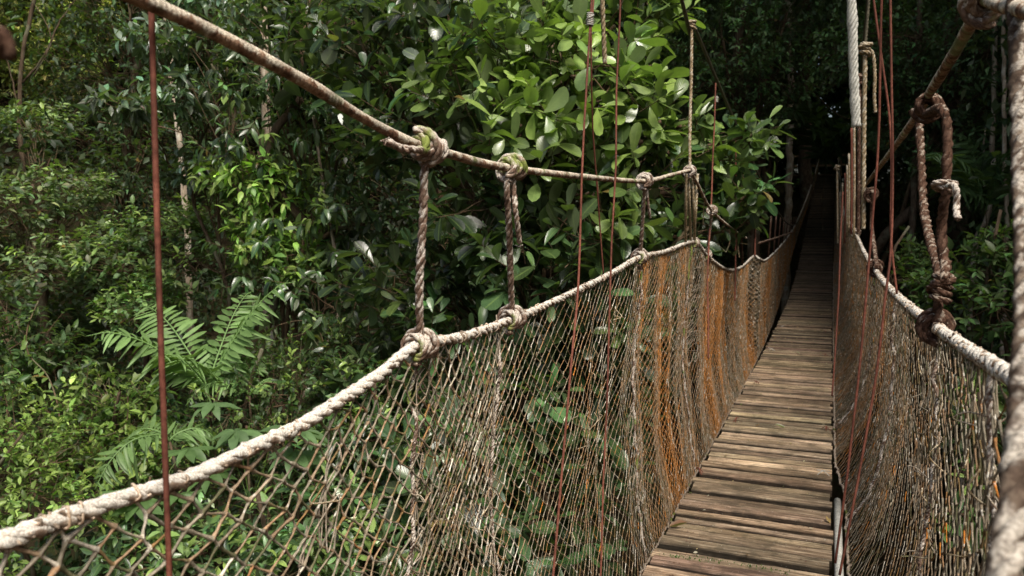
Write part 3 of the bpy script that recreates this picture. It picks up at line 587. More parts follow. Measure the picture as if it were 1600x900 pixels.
# ================================================================== the bridge
W_L, W_R = -.71, .045
DY = [(-4, .55), (0, .03), (4, 0), (9, 0), (12, .02), (15, .12), (18, .38), (21, .82), (24, 1.4), (30, 2.4), (36, 3.45), (38, 3.8)]
_dy = np.array([a for a, _ in DY]); _dz = np.array([b for _, b in DY])
_sy = np.linspace(-4, 38, 400); _szz = np.interp(_sy, _dy, _dz); _kk = np.ones(21) / 21; _szz = np.convolve(np.pad(_szz, 10, mode='edge'), _kk, mode='valid')
def dz(y): return np.interp(y, _sy, _szz)
def slab(mb, x0, x1, y0, y1, z, th, col, g, ang=0, tilt=0, segs=10):
    xs = np.linspace(x0, x1, segs + 1); rows = []
    w0 = g.normal(0, .0022, segs + 1); w1 = g.normal(0, .0022, segs + 1)
    for (yy, zz, w) in ((y0, 0, w0), (y0 + .006, .005, w0), (y1 - .006, .005, w1), (y1, 0, w1), (y1, -th, w1), (y0, -th, w0)):
        rows.append(np.stack([xs, yy + w + ang * (xs - x0), z + zz - .005 + tilt * (yy - y0) + 0 * xs], 1))
    V = np.stack(rows, 0); n = segs + 1; f = []
    for r in range(6):
        for i in range(segs):
            a = r * n + i; b = ((r + 1) % 6) * n + i; f.append((a, a + 1, b + 1, b))
    f = np.array(f).reshape(6, segs, 4); fl_ = V.reshape(-1, 3) + g.uniform(-9, 9, 3)
    # worn top faces; separate grimy sides, darkened to paint in shade between planks
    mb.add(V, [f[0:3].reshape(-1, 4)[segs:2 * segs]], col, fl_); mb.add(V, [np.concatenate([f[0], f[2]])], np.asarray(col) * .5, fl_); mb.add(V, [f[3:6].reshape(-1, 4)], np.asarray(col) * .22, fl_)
    for s in (0, segs):
        idx = [r * n + s for r in range(6)]; VV = V.reshape(-1, 3)[idx]; mb.add(VV, [np.array([[0, 1, 2, 3, 4, 5] if s == 0 else [5, 4, 3, 2, 1, 0]])], col)
deck = empty('bridge_deck', (-.33, 0, -.05), 'narrow weathered plank walkway running into the dark forest', 'walkway')
g = np.random.default_rng(5); mb = MB(); y = -3.0; PLK = []
while y < 37.5:
    w = g.uniform(.078, .118) if g.random() > .18 else g.uniform(.05, .075); gap = g.uniform(.010, .028) * (1 if y < 7 else .55)
    s = (dz(y + w) - dz(y)) / w; c = np.exp(g.normal(.05, .26)) * np.array([1, 1, 1]) * (1 - .74 * min(1, max(0, (y - 8) / 7))) * np.exp(g.normal(0, .03, 3))  # farther planks darken: canopy shade painted into their tint
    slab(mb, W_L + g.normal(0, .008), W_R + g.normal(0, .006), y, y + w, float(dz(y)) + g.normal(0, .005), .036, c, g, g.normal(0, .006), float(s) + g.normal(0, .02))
    if 2.5 < y < 12: PLK.append((0, y + w / 2))
    y += w + gap
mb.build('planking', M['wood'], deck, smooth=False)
NAILS = MB()
for (px_, py_) in PLK:
    for x in (W_L + .11, W_L + .135, W_R - .13, W_R - .1):
        p = np.array([x + g.normal(0, .006), py_ + g.normal(0, .012), float(dz(py_)) + .0075 + px_ * 0]); a = np.arange(6) * PI / 3
        NAILS.add(np.stack([p[0] + .0042 * np.cos(a), p[1] + .0042 * np.sin(a), np.full(6, p[2])], 1), [np.arange(6)[None]], (.5, .5, .5))
o_ = NAILS.build('nail_heads', M['rust'], deck); tag(o_, None, None, None, 'stuff')
for x in (W_L + .12, -.33, W_R - .12):
    m = MB(); yy = np.arange(-3, 37.6, .5); tube(m, np.stack([np.full(len(yy), x), yy, dz(yy) - .05], 1), .012, 6); m.build('support_cable', M['cable'], deck)
m = MB(); yy = np.arange(.5, 4.9, .4); tube(m, np.stack([np.full(len(yy), W_R + .030), yy, dz(yy) - .012], 1), .019, 8, jit=.01); m.build('edge_beam', M['steel'], deck)
m = MB(); yy = np.arange(.5, 37, .5); tube(m, np.stack([np.full(len(yy), W_L + .03), yy, dz(yy) - .07], 1), .015, 8, jit=.01); m.build('edge_beam', M['cable'], deck)
# wire ties that hold the planks to the edge cables
gk = np.random.default_rng(8)
for (px, py) in [(1092, 738), (1150, 658), (1182, 600), (1206, 548), (1222, 512), (1286, 742), (1291, 672), (1289, 556), (1290, 520), (1292, 480), (1228, 486)]:
    d_ = ray(px, py); p = CAM + d_ * (-(1.5 - .004) / d_[2]); m = MB()
    for q in range(3):
        a0 = gk.uniform(0, 6.28); L = gk.uniform(.025, .05); e = np.array([math.cos(a0), math.sin(a0), 0]) * L
        tube(m, smooth([p - e, p - e * .3 + [0, 0, .022], p + e * .3 + [0, 0, .026], p + e + [0, 0, gk.uniform(0, .04)]], .008), .0025, 5)
    m.build('wire_tie', M['steel'] if gk.random() < .4 else M['rust'], deck)
for (a, b) in [((1297, 562), (1296, 605)), ((1298, 640), (1291, 742)), ((1301, 500), (1298, 545))]:
    m = MB(); p = onX(a[0], a[1], .0); q = onX(b[0], b[1], -.005); tube(m, smooth([p, q], .05), .004, 6); tube(m, smooth([p + [.006, .01, 0], q + [.004, -.02, 0]], .05), .003, 6); m.build('side_wire', M['rust'], deck)
# small moss growing in plank gaps
m = MB(); gg = np.random.default_rng(3)
pp = []
for (px, py, n) in [(1065, 872, 60), (1170, 885, 40), (1110, 875, 30), (1215, 893, 30), (1230, 680, 10)]:
    d_ = ray(px, py); p = CAM + d_ * (-(1.5) / d_[2]); pp.append(p + gg.normal(0, 1, (n, 3)) * [.05, .008, .002])
pp = np.concatenate(pp); dd = gg.normal(0, .5, pp.shape) + [0, 0, 1.0]
put_leaves(m, 'small', pp, dd, gg.normal(0, 1, pp.shape), gg.uniform(.006, .014, len(pp)), np.tile([.06, .13, .02], (len(pp), 1)), gg); tag(m.build('moss_tufts', M['leaf2']), 'green moss sprouting between the nearest planks', 'moss', None, 'stuff')
m = MB(); n = 170; yy = gg.uniform(2.6, 14, n); xx = gg.uniform(W_L + .02, W_R - .02, n); pp = np.stack([xx, yy, dz(yy) + .008], 1); dd = gg.normal(0, 1, (n, 3)) * [1, 1, .12]
put_leaves(m, 'small', pp, dd, np.tile([0, 0, 1.0], (n, 1)) + gg.normal(0, .3, (n, 3)), gg.uniform(.008, .03, n), np.array([[.2, .12, .06], [.35, .27, .16], [.10, .12, .04], [.4, .37, .3]])[gg.integers(0, 4, n)], gg); tag(m.build('leaf_litter', M['leaf2']), 'scattered crumbs of dead leaf and twig on the planks', 'leaf litter', None, 'stuff')
# dry leaves lying on the planks
def dry_leaf(label, px, py, size, col, ang, seed):
    g = np.random.default_rng(seed); d_ = ray(px, py); p = CAM + d_ * (-(1.5 - .014) / d_[2]); mb = MB()
    V, F3, F4, L = leaf_template([0, .15, .35, .6, .85, 1], [0, .12, .2, .2, .1, 0], 1.1, -.28)
    c, s = math.cos(ang), math.sin(ang); V = V * size; W = np.stack([V[:, 0] * c - V[:, 1] * s, V[:, 0] * s + V[:, 1] * c, V[:, 2] + .002], 1) + p + g.normal(0, .002, V.shape)
    mb.add(W, [np.array(F3), np.array(F4)], col, L); tag(mb.build('dry_leaf', M['leaf2']), label, 'dry leaf')
dry_leaf('curled brown dry leaf lying by the left edge of the nearest planks', 1046, 824, .09, (.22, .12, .07), -1.2, 1)
dry_leaf('small yellowish dry leaf caught at the right edge pipe', 1297, 818, .05, (.4, .28, .12), .4, 2)
dry_leaf('small bleached dry leaf in the middle of the walkway', 1226, 668, .07, (.4, .38, .33), 1.9, 3)
dry_leaf('little grey dry leaf further along the walkway', 1250, 553, .07, (.25, .22, .17), .8, 4)
dry_leaf('small dark dry leaf near the right side far along the walkway', 1287, 517, .06, (.1, .06, .04), 2.2, 5)

# ---- handrails, net ropes
XH, XN, XR = -1.06, -1.14, -1.09
railL_px = [(-60, -150), (80, -55), (215, -3), (345, 57), (480, 130), (560, 180), (640, 222), (700, 240), (780, 260), (900, 275), (1005, 283), (1050, 273), (1078, 266)]
railL2_px = [(1078, 266), (1090, 288), (1113, 330), (1150, 362)]
netL_px = [(-160, 930), (-80, 888), (0, 848), (100, 810), (200, 776), (300, 745), (410, 692), (470, 665), (540, 620), (600, 580), (650, 541), (720, 527), (780, 507), (830, 487), (900, 455), (960, 425), (1000, 402), (1040, 393), (1085, 378), (1103, 398), (1125, 416), (1143, 422), (1160, 416), (1178, 400)]
netL_far = [(1186, 404, 12.6), (1194, 407, 13.6), (1204, 400, 15), (1216, 388, 17), (1228, 374, 19.5), (1240, 356, 22.5), (1250, 335, 26), (1262, 305, 30), (1272, 275, 34), (1280, 248, 37.5)]
NL = np.vstack([onXs(netL_px, XN), [onY(a, b, Y) for a, b, Y in netL_far]])
netR_px = [(1760, 760), (1680, 680), (1605, 608), (1580, 588), (1530, 557), (1490, 530), (1460, 509), (1420, 478), (1390, 450), (1370, 425), (1350, 393), (1338, 366)]
XNR = .30
NRn = onXs(netR_px, XNR)
NRf = np.array([onY(a, b, Y) for a, b, Y in [(1331, 352, 12), (1325, 345, 14), (1320, 335, 17), (1317, 322, 20), (1315, 305, 24), (1313, 285, 29), (1311, 262, 34), (1309, 248, 37.5)]])
NR = np.vstack([NRn, NRf])
def pathN(P, name, label, r0, mat, far_r=.017, near_end=13.5):
    root = empty(name, P[0] * [1, 1, 0] + [0, 0, 0], label, 'rope')
    mb = MB(); S = smooth(P, .05); i = np.searchsorted(S[:, 1], near_end)
    rope(mb, S[:i + 1], r0, is_path=True, pitch=r0 * 8.5, fuzz=.10)
    tube(mb, S[i:], far_r, 6, jit=.08)
    # whipping twine wound round the rope where the net is laced on
    g = np.random.default_rng(17); Sp, s = resamp(S[:i + 1], .004); T, N, Bn = frames(Sp); L = s[-1]; x = .05
    while x < L - .2:
        n = g.integers(2, 6); a, b = np.searchsorted(s, x), np.searchsorted(s, min(L, x + n * .013 * g.uniform(.8, 1.8)))
        if b - a > 6:
            th = np.linspace(0, n * 2 * PI, b - a) + g.uniform(0, 6); rr = r0 * g.uniform(1.08, 1.2)
            W = Sp[a:b] + rr * (np.cos(th)[:, None] * N[a:b] + np.sin(th)[:, None] * Bn[a:b]); W = smooth(W[::2], .004)
            tube(mb, W, .0028 * g.uniform(.8, 1.3), 4, tuple(np.array([.8, .68, .58]) * g.uniform(.5, 1.1)))
        x += g.uniform(.03, .16)
    mb.build('strands', mat, root); return root
def served(pts, name, label, r, mat, group=None):
    """a tightly wrapped hand rope: a slim body with fine rings of wrapping"""
    mb = MB(); S = smooth(pts, .03); S, s = resamp(S, .003); g = np.random.default_rng(4)
    bandc = np.interp(s, np.linspace(0, s[-1], 2 + int(s[-1] / .035)), g.uniform(.62, 1.25, 2 + int(s[-1] / .035)))
    rr = r * (1 + .035 * np.sin(s / .0115 * 2 * PI) + .04 * np.interp(s, np.linspace(0, s[-1], 60), g.normal(0, 1, 60)))
    tube(mb, S, rr, 14, col=bandc[:, None] * np.ones((1, 3)), jit=.012); return tag(mb.build(name, mat), label, 'rope', group)
rl = np.array(onXs(railL_px, XH)); rl2 = onXs(railL2_px, XH)
served(rl, 'hand_rope', 'mottled brown hand rope sagging from the upper left corner to the hanging tan rope', .0135, M['rail'])
served(np.vstack([rl2, [onY(1166, 372, 10.6)]]), 'hand_rope', 'short stretch of hand rope descending beyond the tan hanging rope at left', .0125, M['rail'])
served(np.array([onY(1186, 380, 13), onY(1215, 371, 15.5), onY(1240, 362, 18)]), 'hand_rope', 'thin distant hand rope just above the far left net', .018, M['darkrope'])
rr_px = [(1345, 299), (1390, 240), (1430, 184), (1450, 150), (1490, 85), (1530, 14), (1542, -2)]
rlR = onXs(rr_px, XNR)
served(rlR, 'hand_rope', 'dark mottled hand rope climbing steeply to the top right corner', .0152, M['rail'])
served(np.vstack([onX(1542, -2, XNR), onX(1565, 8, XNR), onX(1600, 15, XNR), onX(1660, 35, XNR)]), 'hand_rope', 'pale length of hand rope crossing the top right corner', .015, M['rail'])
served(np.array([onX(1345, 299, XNR), onX(1332, 318, XNR), onX(1325, 334, XNR), onX(1321, 345, XNR)]), 'hand_rope', 'far stretch of the right hand rope below its dark knot', .014, M['rail'])
nl = pathN(NL, 'net_top_rope', 'white lichen-crusted twisted rope along the top of the left net', .0165, M['toprope'])
nr = pathN(NR, 'net_top_rope', 'pale bound rope along the top of the right net', .0165, M['toprope'])

# ---- nets
def net(side, top, label, seed):
    g = np.random.default_rng(seed); root = empty('safety_net', (-.9 if side < 0 else .05, 0, -.05), label, 'net')
    S = smooth(top, .05); ys = S[:, 1]; o = np.argsort(ys); S = S[o]; ys = ys[o]
    sgn = -1 if side < 0 else 1
    g0 = rng.random(64)
    fx = lambda y: np.interp(y, ys, S[:, 0]); fz = lambda y: np.interp(y, ys, S[:, 2])
    def surf(y, v, lay=0):
        tx, tz = fx(y), fz(y) - .012; bz = dz(y) - (.72 if side < 0 else .035)
        fold = (.020 * np.sin(y * 7 + 1.5 * np.sin(y * 2.3)) + .012 * np.sin(y * 19 + 2 * np.sin(y * 3.1))) * np.sin(np.clip(v, 0, 1) * PI) ** .6 * np.clip((y - 2.6) / 3, .12, 1)
        fold = fold + .010 * np.sin(v * 11 + y * 2.7) * np.sin(v * PI)
        xe = -1.06 + 0 * y if side < 0 else W_R + .02 + .05 * np.clip((5.3 - y) / .6, 0, 1)
        X = xe + (tx - xe) * (1 - v ** 4) + sgn * ((.045 if side < 0 else .012) * np.sin(v * PI)) + fold * (1.3 if side < 0 else .3) * (1 + lay * .45) + lay * .016 * sgn
        Z = tz + (bz - tz) * v
        Yq = y + .03 * np.sin(v * 4 + y * 1.7) * np.clip(y, 0, 1) + .012 * np.sin(v * 13 + y * 5)
        return np.stack([X, Yq, Z], -1)
    def width(y):
        w = .074
        if side < 0:
            if 2.02 < y < 2.62: w = .050
            elif y < 4.7: w = .082
            elif y < 7: w = .047
            elif y < 14: w = .045
            else: w = .075
        else:
            if y < 1.75: w = .125
            elif y < 4: w = .060
            elif y < 8: w = .045
            elif y < 14: w = .055
            else: w = .08
        return w * (1 + .15 * math.sin(y * 6.3))
    def layer(y0, y1, lay, rows, keepf=None, r=.0029):
        cy = [y0]
        while cy[-1] < y1: cy.append(cy[-1] + width(cy[-1]))
        cy = np.array(cy); nc = len(cy); nr_ = rows * 2
        J = np.arange(nr_ + 1); I = np.arange(nc)
        jj, i2 = np.meshgrid(J, I, indexing='ij')
        wv = np.gradient(cy)
        Y = cy[i2] + .5 * (jj % 2) * wv[i2] + g.normal(0, .11, jj.shape) * wv[i2] * np.clip(1.9 - cy[i2] * .5, .45, 1)
        Vv = jj / nr_ + g.normal(0, .16, jj.shape) * np.clip(1.9 - cy[i2] * .5, .3, 1) / nr_ * ((jj > 0) & (jj < nr_))
        if lay: Y = Y + .5 * wv[i2]; Vv = Vv + .3 / nr_ * (jj > 0) * (jj < nr_)
        Pn = surf(Y, Vv, lay); Pn = Pn + g.normal(0, .0016, Pn.shape)
        A, Bq = [], []
        for j in range(nr_):
            a = np.arange(nc)
            if j % 2 == 0:
                A += [(j, a), (j, a[1:])]; Bq += [(j + 1, a), (j + 1, a[:-1])]
            else:
                A += [(j, a), (j, a[:-1])]; Bq += [(j + 1, a), (j + 1, a[1:])]
        P0 = np.concatenate([Pn[j, a] for j, a in A]); P1 = np.concatenate([Pn[j, a] for j, a in Bq])
        VV = np.concatenate([Vv[j, a] for j, a in A])
        k = g.random(len(P0)) > .012
        if keepf is not None: k &= keepf(P0)
        P0, P1, VV = P0[k], P1[k], VV[k]
        n = len(P0); Ls = np.linalg.norm(P1 - P0, axis=1)
        far = P0[:, 1].mean() > 9
        ns = 4 if not far else 3
        t = np.linspace(0, 1, ns); C = P0[:, None] * (1 - t)[None, :, None] + P1[:, None] * t[None, :, None]
        sag = (t * (1 - t) * 4)[None, :] * Ls[:, None] * g.uniform(-.01, .05, (n, 1)); C[..., 2] -= sag
        if ns == 4: C[:, 1:3] += g.normal(0, .0007, (n, 2, 3))
        T = unit(P1 - P0); e1 = unit(np.cross(T, [.3, .9, .1])); e2 = np.cross(T, e1)
        ks = 4 if not far else 3; an = np.arange(ks) * 2 * PI / ks
        rad = ((r * np.clip(1.12 - (P0[:, 1:2] - 1.2) * .27, .58, 1.12) * (1 if side < 0 else .72)) * (1 + .0 * t)[None]  * np.where((t < .1) | (t > .9), 1.8, 1.0)[None, :]) * g.uniform(.75, 1.25, (n, 1)) * (1 + .13 * np.clip(P0[:, 1:2] - 6, 0, 8))
        ring = np.cos(an)[None, :, None] * e1[:, None] + np.sin(an)[None, :, None] * e2[:, None]
        V = C[:, :, None] + rad[:, :, None, None] * ring[:, None]
        b = (np.arange(n) * ns * ks)[:, None, None]; s_ = (np.arange(ns - 1) * ks)[None, :, None]; q = np.arange(ks)[None, None]
        f = np.stack([b + s_ + q, b + s_ + (q + 1) % ks, b + s_ + ks + (q + 1) % ks, b + s_ + ks + q], -1).reshape(-1, 4)
        # colours: brown grey cord, streaks of orange lichen, bleached white
        y_, z_ = P0[:, 1], P0[:, 2]
        of = .5 + .5 * np.sin(y_ * 2.1 + 1.1 * np.sin(z_ * 2 + y_) + seed) ; of2 = .5 + .5 * np.sin(y_ * 7.3 + z_ * 1.5 + 2 * np.sin(y_ * 1.3))
        po = np.clip(.02 + (.25 + .75 * of) * (.3 + .7 * of2) * np.clip((y_ - 2.2) / 4, .10, 1.0 if side < 0 else .45) * np.clip(1.15 - .25 * np.abs(z_ - .5), .3, 1), 0, .9)
        wf = .5 + .5 * np.sin(y_ * 3.7 + 4 + z_ * .8); pw = .04 + (.24 if side < 0 else .07) * wf ** 2 * np.clip((8 - y_) / 5, .25, 1) - .05 * ((y_ > 2.0) & (y_ < 2.75))
        u = g.random((n, 1)) * .8 + .2 * (.5 + .5 * np.sin(y_ * 31 + z_ * 9))[:, None]; base = np.array([.255, .23, .18]) * np.exp(g.normal(0, .22, (n, 1))); base = np.where(g.random((n, 1)) < .22, np.array([.13, .13, .075]), base)
        k_ = np.clip(po[:, None] * 1.25 + g.normal(0, .22, (n, 1)), 0, 1); col = base * (1 - k_) + k_ * np.array([.42, .20, .07])
        vivid = g.random((n, 1)) < .08 * po[:, None] ** 2 + .012 * (side > 0); col = np.where(vivid, np.array([.60, .23, .045]), col)
        col = np.where(u > 1 - pw[:, None], np.array([.62, .58, .50]) * np.exp(g.normal(0, .15, (n, 1))), col)
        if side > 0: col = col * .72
        mb.add(V.reshape(-1, 3), [f], np.repeat(col, ns * ks, 0))
    mb = MB()
    layer(-.3 if side < 0 else .55, 9, 0, 25 if side < 0 else 15); layer(9, 37.3, 0, 24 if side < 0 else 18)
    if side < 0:
        layer(2.02, 2.66, 1, 27); layer(5.0, 9, 1, 29, keepf=lambda P: np.sin(P[:, 1] * 2.3 + .6) > .0 - .12 * (P[:, 1] - 4)); layer(9, 36, 1, 20)
    else:
        layer(2.6, 9, 1, 15, keepf=lambda P: np.sin(P[:, 1] * 3.3) > -.15 * (P[:, 1] - 2)); layer(9, 36, 1, 13)
    mb.build('mesh', M['net'], root)
    def tangle(y0, v0, n, sy, sv, col):
        m = MB(); pts = []
        for q in range(n):
            a = surf(np.array(y0 + g.normal(0, sy)), np.array(np.clip(v0 + g.normal(0, sv), .02, .95)), 0); b = a + g.normal(0, 1, 3) * [.01, .03, .06]
            pts += [a, b]
        pts = np.array(sorted(pts, key=lambda p: -p[2] + g.normal(0, .05))); tube(m, smooth(pts, .012), .0021, 4, np.array(col), jit=.15)
        m.build('mended_cord', M['net'], root)
    if side < 0:
        for (a_, b_, n_, s1, s2) in [(2.05, .3, 26, .015, .2), (2.64, .3, 28, .015, .2), (4.9, .3, 44, .03, .25), (7.4, .3, 50, .2, .2), (1.55, .12, 8, .04, .05)]: tangle(a_, b_, n_, s1, s2, (.36, .31, .25))
    else:
        for (a_, b_, n_, s1, s2) in [(1.75, .3, 24, .015, .25), (2.9, .3, 30, .03, .25)]: tangle(a_, b_, n_, s1, s2, (.3, .26, .2))
    # seam cords lacing the panels together, bottom lashing
    def seam(y0, r, n=1):
        m = MB()
        for q in range(n):
            v = np.linspace(0.0, 1, 26); P = surf(np.full(26, y0 + q * .02), v, 0) + g.normal(0, .006, (26, 3)); rope(m, smooth(P, .02), r, is_path=True, fuzz=.2, k=5)
        # loose wisps of cord
        for q in range(14):
            v = g.uniform(.05, .95); p = surf(np.array(y0), np.array(v), 0); e = g.normal(0, .02, 3)
            tube(m, smooth([p, p + e, p + e * 1.6 + [0, 0, -.02], p + e * .6 + g.normal(0, .012, 3)], .006), .0016, 4, (.9, .85, .75))
        m.build('seam_cord', M['hanger'], root)
    for y0 in ([2.03, 2.66, 4.9, 6.9] if side < 0 else [1.75, 2.6, 4.2, 6.2]): seam(y0, .0062 if y0 < 3 else .008, 1)
    m = MB(); yy = np.arange(-.3 if side < 0 else .7, 20, .03); P = surf(yy, np.full(len(yy), 1.0), 0) + np.stack([g.normal(0, .004, len(yy)), 0 * yy, .008 * np.sin(yy * 60)], 1); tube(m, P, .008, 5, (.6, .55, .5)); m.build('bottom_lacing', M['hanger'], root)
    # frayed loose ends hanging from the mesh
    for q in range(40 if side < 0 else 24):
        m = MB()
        y0 = g.uniform(.9, 6) if side < 0 else g.uniform(1.7, 5); v = g.uniform(.08, .7); p = surf(np.array(y0), np.array(v), 0) - np.array([sgn * .01, 0, 0]); L = g.uniform(.03, .12)
        pts = [p, p + [g.normal(0, .01), g.normal(0, .012), -L * .4], p + [g.normal(0, .015), g.normal(0, .03), -L * .8], p + [g.normal(0, .02), g.normal(0, .035), -L]]
        tube(m, smooth(pts, .012), .0022, 4, tuple(np.array([1.3, 1.25, 1.15]) * g.uniform(.5, 1.1)), jit=.15)
        m.build('loose_end', M['tanrope'], root)
    return surf
surfL = net(-1, NL, 'diamond-mesh rope net on the left, streaked with orange lichen', 2)
surfR = net(1, NR, 'diamond-mesh rope net on the right, seen almost edge on', 3)

# ---- rope hangers
def axis_at(P, p):
    P = np.asarray(P); i = int(np.argmin(np.linalg.norm(P - p, axis=1))); i = min(max(i, 1), len(P) - 2); return P[i + 1] - P[i - 1]
SL = smooth(rl, .03); SNL = smooth(NL, .03); SR = smooth(rlR, .03); SNR = smooth(NR, .03); SL2 = smooth(rl2, .03)
def hanger(label, top, bot, r, mat, kr=None, turns=(4, 3), tail=None, path=None, topcab=SL, botcab=SNL, cr=.0135, br=.017, group='rope hangers between hand rope and net', seed=0, klen=None, extra=None):
    kr = kr or r * .8; root = empty('rope_hanger', bot, label, 'hanger rope', group)
    m = MB(); pts = [top] + (list(path) if path else []) + [bot]; rope(m, pts, r, fuzz=.11, col=(1, 1, 1)); m.build('rope', mat, root)
    m = MB(); knot(m, top, axis_at(topcab, top), cr, kr, turns[0], klen, seed=seed); m.build('knot', mat, root)
    if botcab is not None:
        m = MB(); knot(m, bot, axis_at(botcab, bot), br, kr, turns[1], seed=seed + 1); m.build('knot', mat, root)
    if tail is not None:
        m = MB(); rope(m, tail, r * .8, fuzz=.15)
        gg = np.random.default_rng(seed + 9); e = np.asarray(tail[-1]); dd = unit(np.asarray(tail[-1]) - np.asarray(tail[-2]))
        for q in range(9): tube(m, smooth([e, e + dd * .008 + gg.normal(0, .004, 3), e + dd * .018 + gg.normal(0, .007, 3)], .006), .0016, 4)
        m.build('tail', mat, root)
    return root
t = onX(668, 232, XH)
hanger('thick hanger rope with a fat three-turn knot, nearest on the left', t + [0, 0, -.0], onX(657, 540, XN), .0125, M['hanger'], .0125, (4.5, 3),
       tail=[onX(668, 236, XH + .02), onX(645, 234, XH + .05), onX(628, 232, XH + .035), onX(606, 222, XH + .03)], seed=3, path=[onX(663, 262, XH - .005), onX(661, 340, -1.08), onX(655, 450, -1.11)])
hanger('hanger rope with a short loose tail, second on the left', onX(800, 263, XH), onX(800, 498, XN), .0125, M['hanger'], .0125, (4, 3), tail=[onX(800, 272, XH), onX(803, 300, XH + .01), onX(806, 335, XH + .02), onX(812, 380, XH + .01)], seed=5, path=[onX(792, 285, XH), onX(795, 350, -1.08)])
hanger('slim hanger rope with a frayed stub, third on the left before the leaves', onX(1008, 283, XH), onX(1000, 402, XN), .0125, M['hanger'], .013, (3, 3), tail=[onX(1010, 290, XH), onX(1012, 315, XH), onX(1015, 336, XH)], seed=7)
# doubled pale ropes to the peak of the net
root = empty('rope_hanger', onX(1085, 378, XN), 'bundle of four pale strands holding up the peak of the left net', 'hanger rope')
for q, (x0, x1) in enumerate([(1072, 1071), (1076, 1079), (1082, 1086), (1090, 1084)]):
    m = MB(); rope(m, [onX(x0, 272, XH - .01 * q), onX((x0 + x1) / 2, 330, XH - .02), onX(x1, 380, XN)], .012, k=5); m.build('rope', M['tanrope'], root)
for q, (p, c) in enumerate([((1078, 268), SL), ((1085, 380), SNL)]):
    m = MB(); P = onX(p[0], p[1], XH if q == 0 else XN); knot(m, P, axis_at(SNL, P), .016, .012, 3, seed=30 + q); m.build('knot', M['hanger'], root)
hanger('short tan hanger rope beyond the net peak at left', onX(1113, 329, XH), onX(1104, 398, XN), .014, M['hanger'], .013, (3, 2), seed=11, topcab=SL2)
for q, (x0, y0, x1, y1, lab) in enumerate([(1180, 345, 1178, 400, 'thin dim hanger rope with the leaves of the glossy tree before it'), (1158, 360, 1160, 415, 'thin shaded hanger rope at the dip of the left net')]):
    root = empty('rope_hanger', onX(x1, y1, XN), lab, 'hanger rope'); m = MB(); rope(m, [onX(x0, y0, XH), onX(x1, y1, XN)], .014, k=5); m.build('rope', M['darkrope'], root)
gq = np.random.default_rng(12)
for q, px in enumerate([1203, 1208, 1213, 1219, 1226, 1233, 1240, 1247]):
    Y = 14.5 + q * 1.25; i = np.argmin(np.abs(SNL[:, 1] - Y)); b = SNL[i]; top = b + [.03, 0, .75 - .065 * q + gq.normal(0, .04)]
    m = MB(); tube(m, smooth([b, top], .2), .016, 5); tag(m.build('hanger_cord', M['darkrope']), 'thin cord in the distant row rising from the far left net', 'hanger rope', 'distant cords above the far left net')

# right side
XQ = XNR
hanger_r = empty('rope_hanger', onX(1462, 510, XQ), 'doubled dark brown hanger rope, nearest on the right', 'hanger rope')
m = MB(); kc = onX(1449, 168, XQ); knot(m, kc, axis_at(SR, kc), .0135, .0125, 3.2, .075, seed=41); m.build('knot', M['darkrope'], hanger_r)
m = MB(); rope(m, [onX(1436, 190, XQ), onX(1439, 240, XQ), onX(1443, 320, XQ), onX(1452, 370, XQ), onX(1463, 410, XQ), onX(1466, 440, XQ), onX(1466, 505, XQ)], .0145, fuzz=.13); m.build('rope', M['darkrope'], hanger_r)
m = MB(); rope(m, [onX(1448, 178, XQ - .02), onX(1470, 170, XQ - .02), onX(1480, 200, XQ - .01), onX(1478, 290, XQ - .01), onX(1471, 350, XQ - .01), onX(1473, 395, XQ - .005), onX(1478, 415, XQ), onX(1476, 438, XQ - .01)], .0135, fuzz=.13); m.build('rope', M['darkrope'], hanger_r)
m = MB(); knot(m, onX(1477, 291, XQ - .01), [.25, .2, 1], .0115, .0075, 2, .028, seed=43); m.build('tie', M['hanger'], hanger_r); m = MB(); rope(m, [onX(1482, 290, XQ - .018), onX(1492, 291, XQ - .015), onX(1495, 306, XQ - .01), onX(1494, 324, XQ - .01), onX(1497, 342, XQ - .01)], .0085, fuzz=.15); m.build('tie_end', M['hanger'], hanger_r)
m = MB(); kc = onX(1463, 510, XQ); knot(m, kc, axis_at(SNR, kc), .018, .012, 3, seed=44); m.build('knot', M['darkrope'], hanger_r)
m = MB(); knot(m, onX(1471, 450, XQ), [.1, .1, 1], .014, .008, 4, .08, seed=45); m.build('whipping', M['darkrope'], hanger_r)
root = empty('rope_hanger', onX(1368, 420, XQ), 'knotted brown hanger rope, second on the right behind a rusty rod', 'hanger rope')
m = MB(); rope(m, [onX(1364, 300, XQ), onX(1362, 350, XQ), onX(1366, 385, XQ), onX(1370, 418, XQ)], .016, fuzz=.1); m.build('rope', M['darkrope'], root)
for q, p in enumerate([(1362, 304), (1368, 418)]):
    m = MB(); P = onX(p[0], p[1], XQ); knot(m, P, [0, 1, .3], .018, .014, 3, seed=50 + q); m.build('knot', M['darkrope'], root)
m = MB(); P = onX(1347, 296, XQ); knot(m, P, axis_at(SR, P), .015, .012, 3, seed=53); tag(m.build('rope_knot', M['darkrope']), 'dark knot where the right hand rope meets its far stretch', 'knot')
m = MB(); P = onX(1338, 364, XQ); knot(m, P, [0, 1, .2], .018, .015, 4, seed=54); tag(m.build('rope_knot', M['hanger']), 'knot at the near end of the far right net rope', 'knot')
m = MB(); P = onX(1542, -2, XQ); knot(m, P, [.3, .6, .6], .015, .012, 3, seed=55); tag(m.build('rope_knot', M['hanger']), 'pale knot where hand ropes join at the top right corner', 'knot')
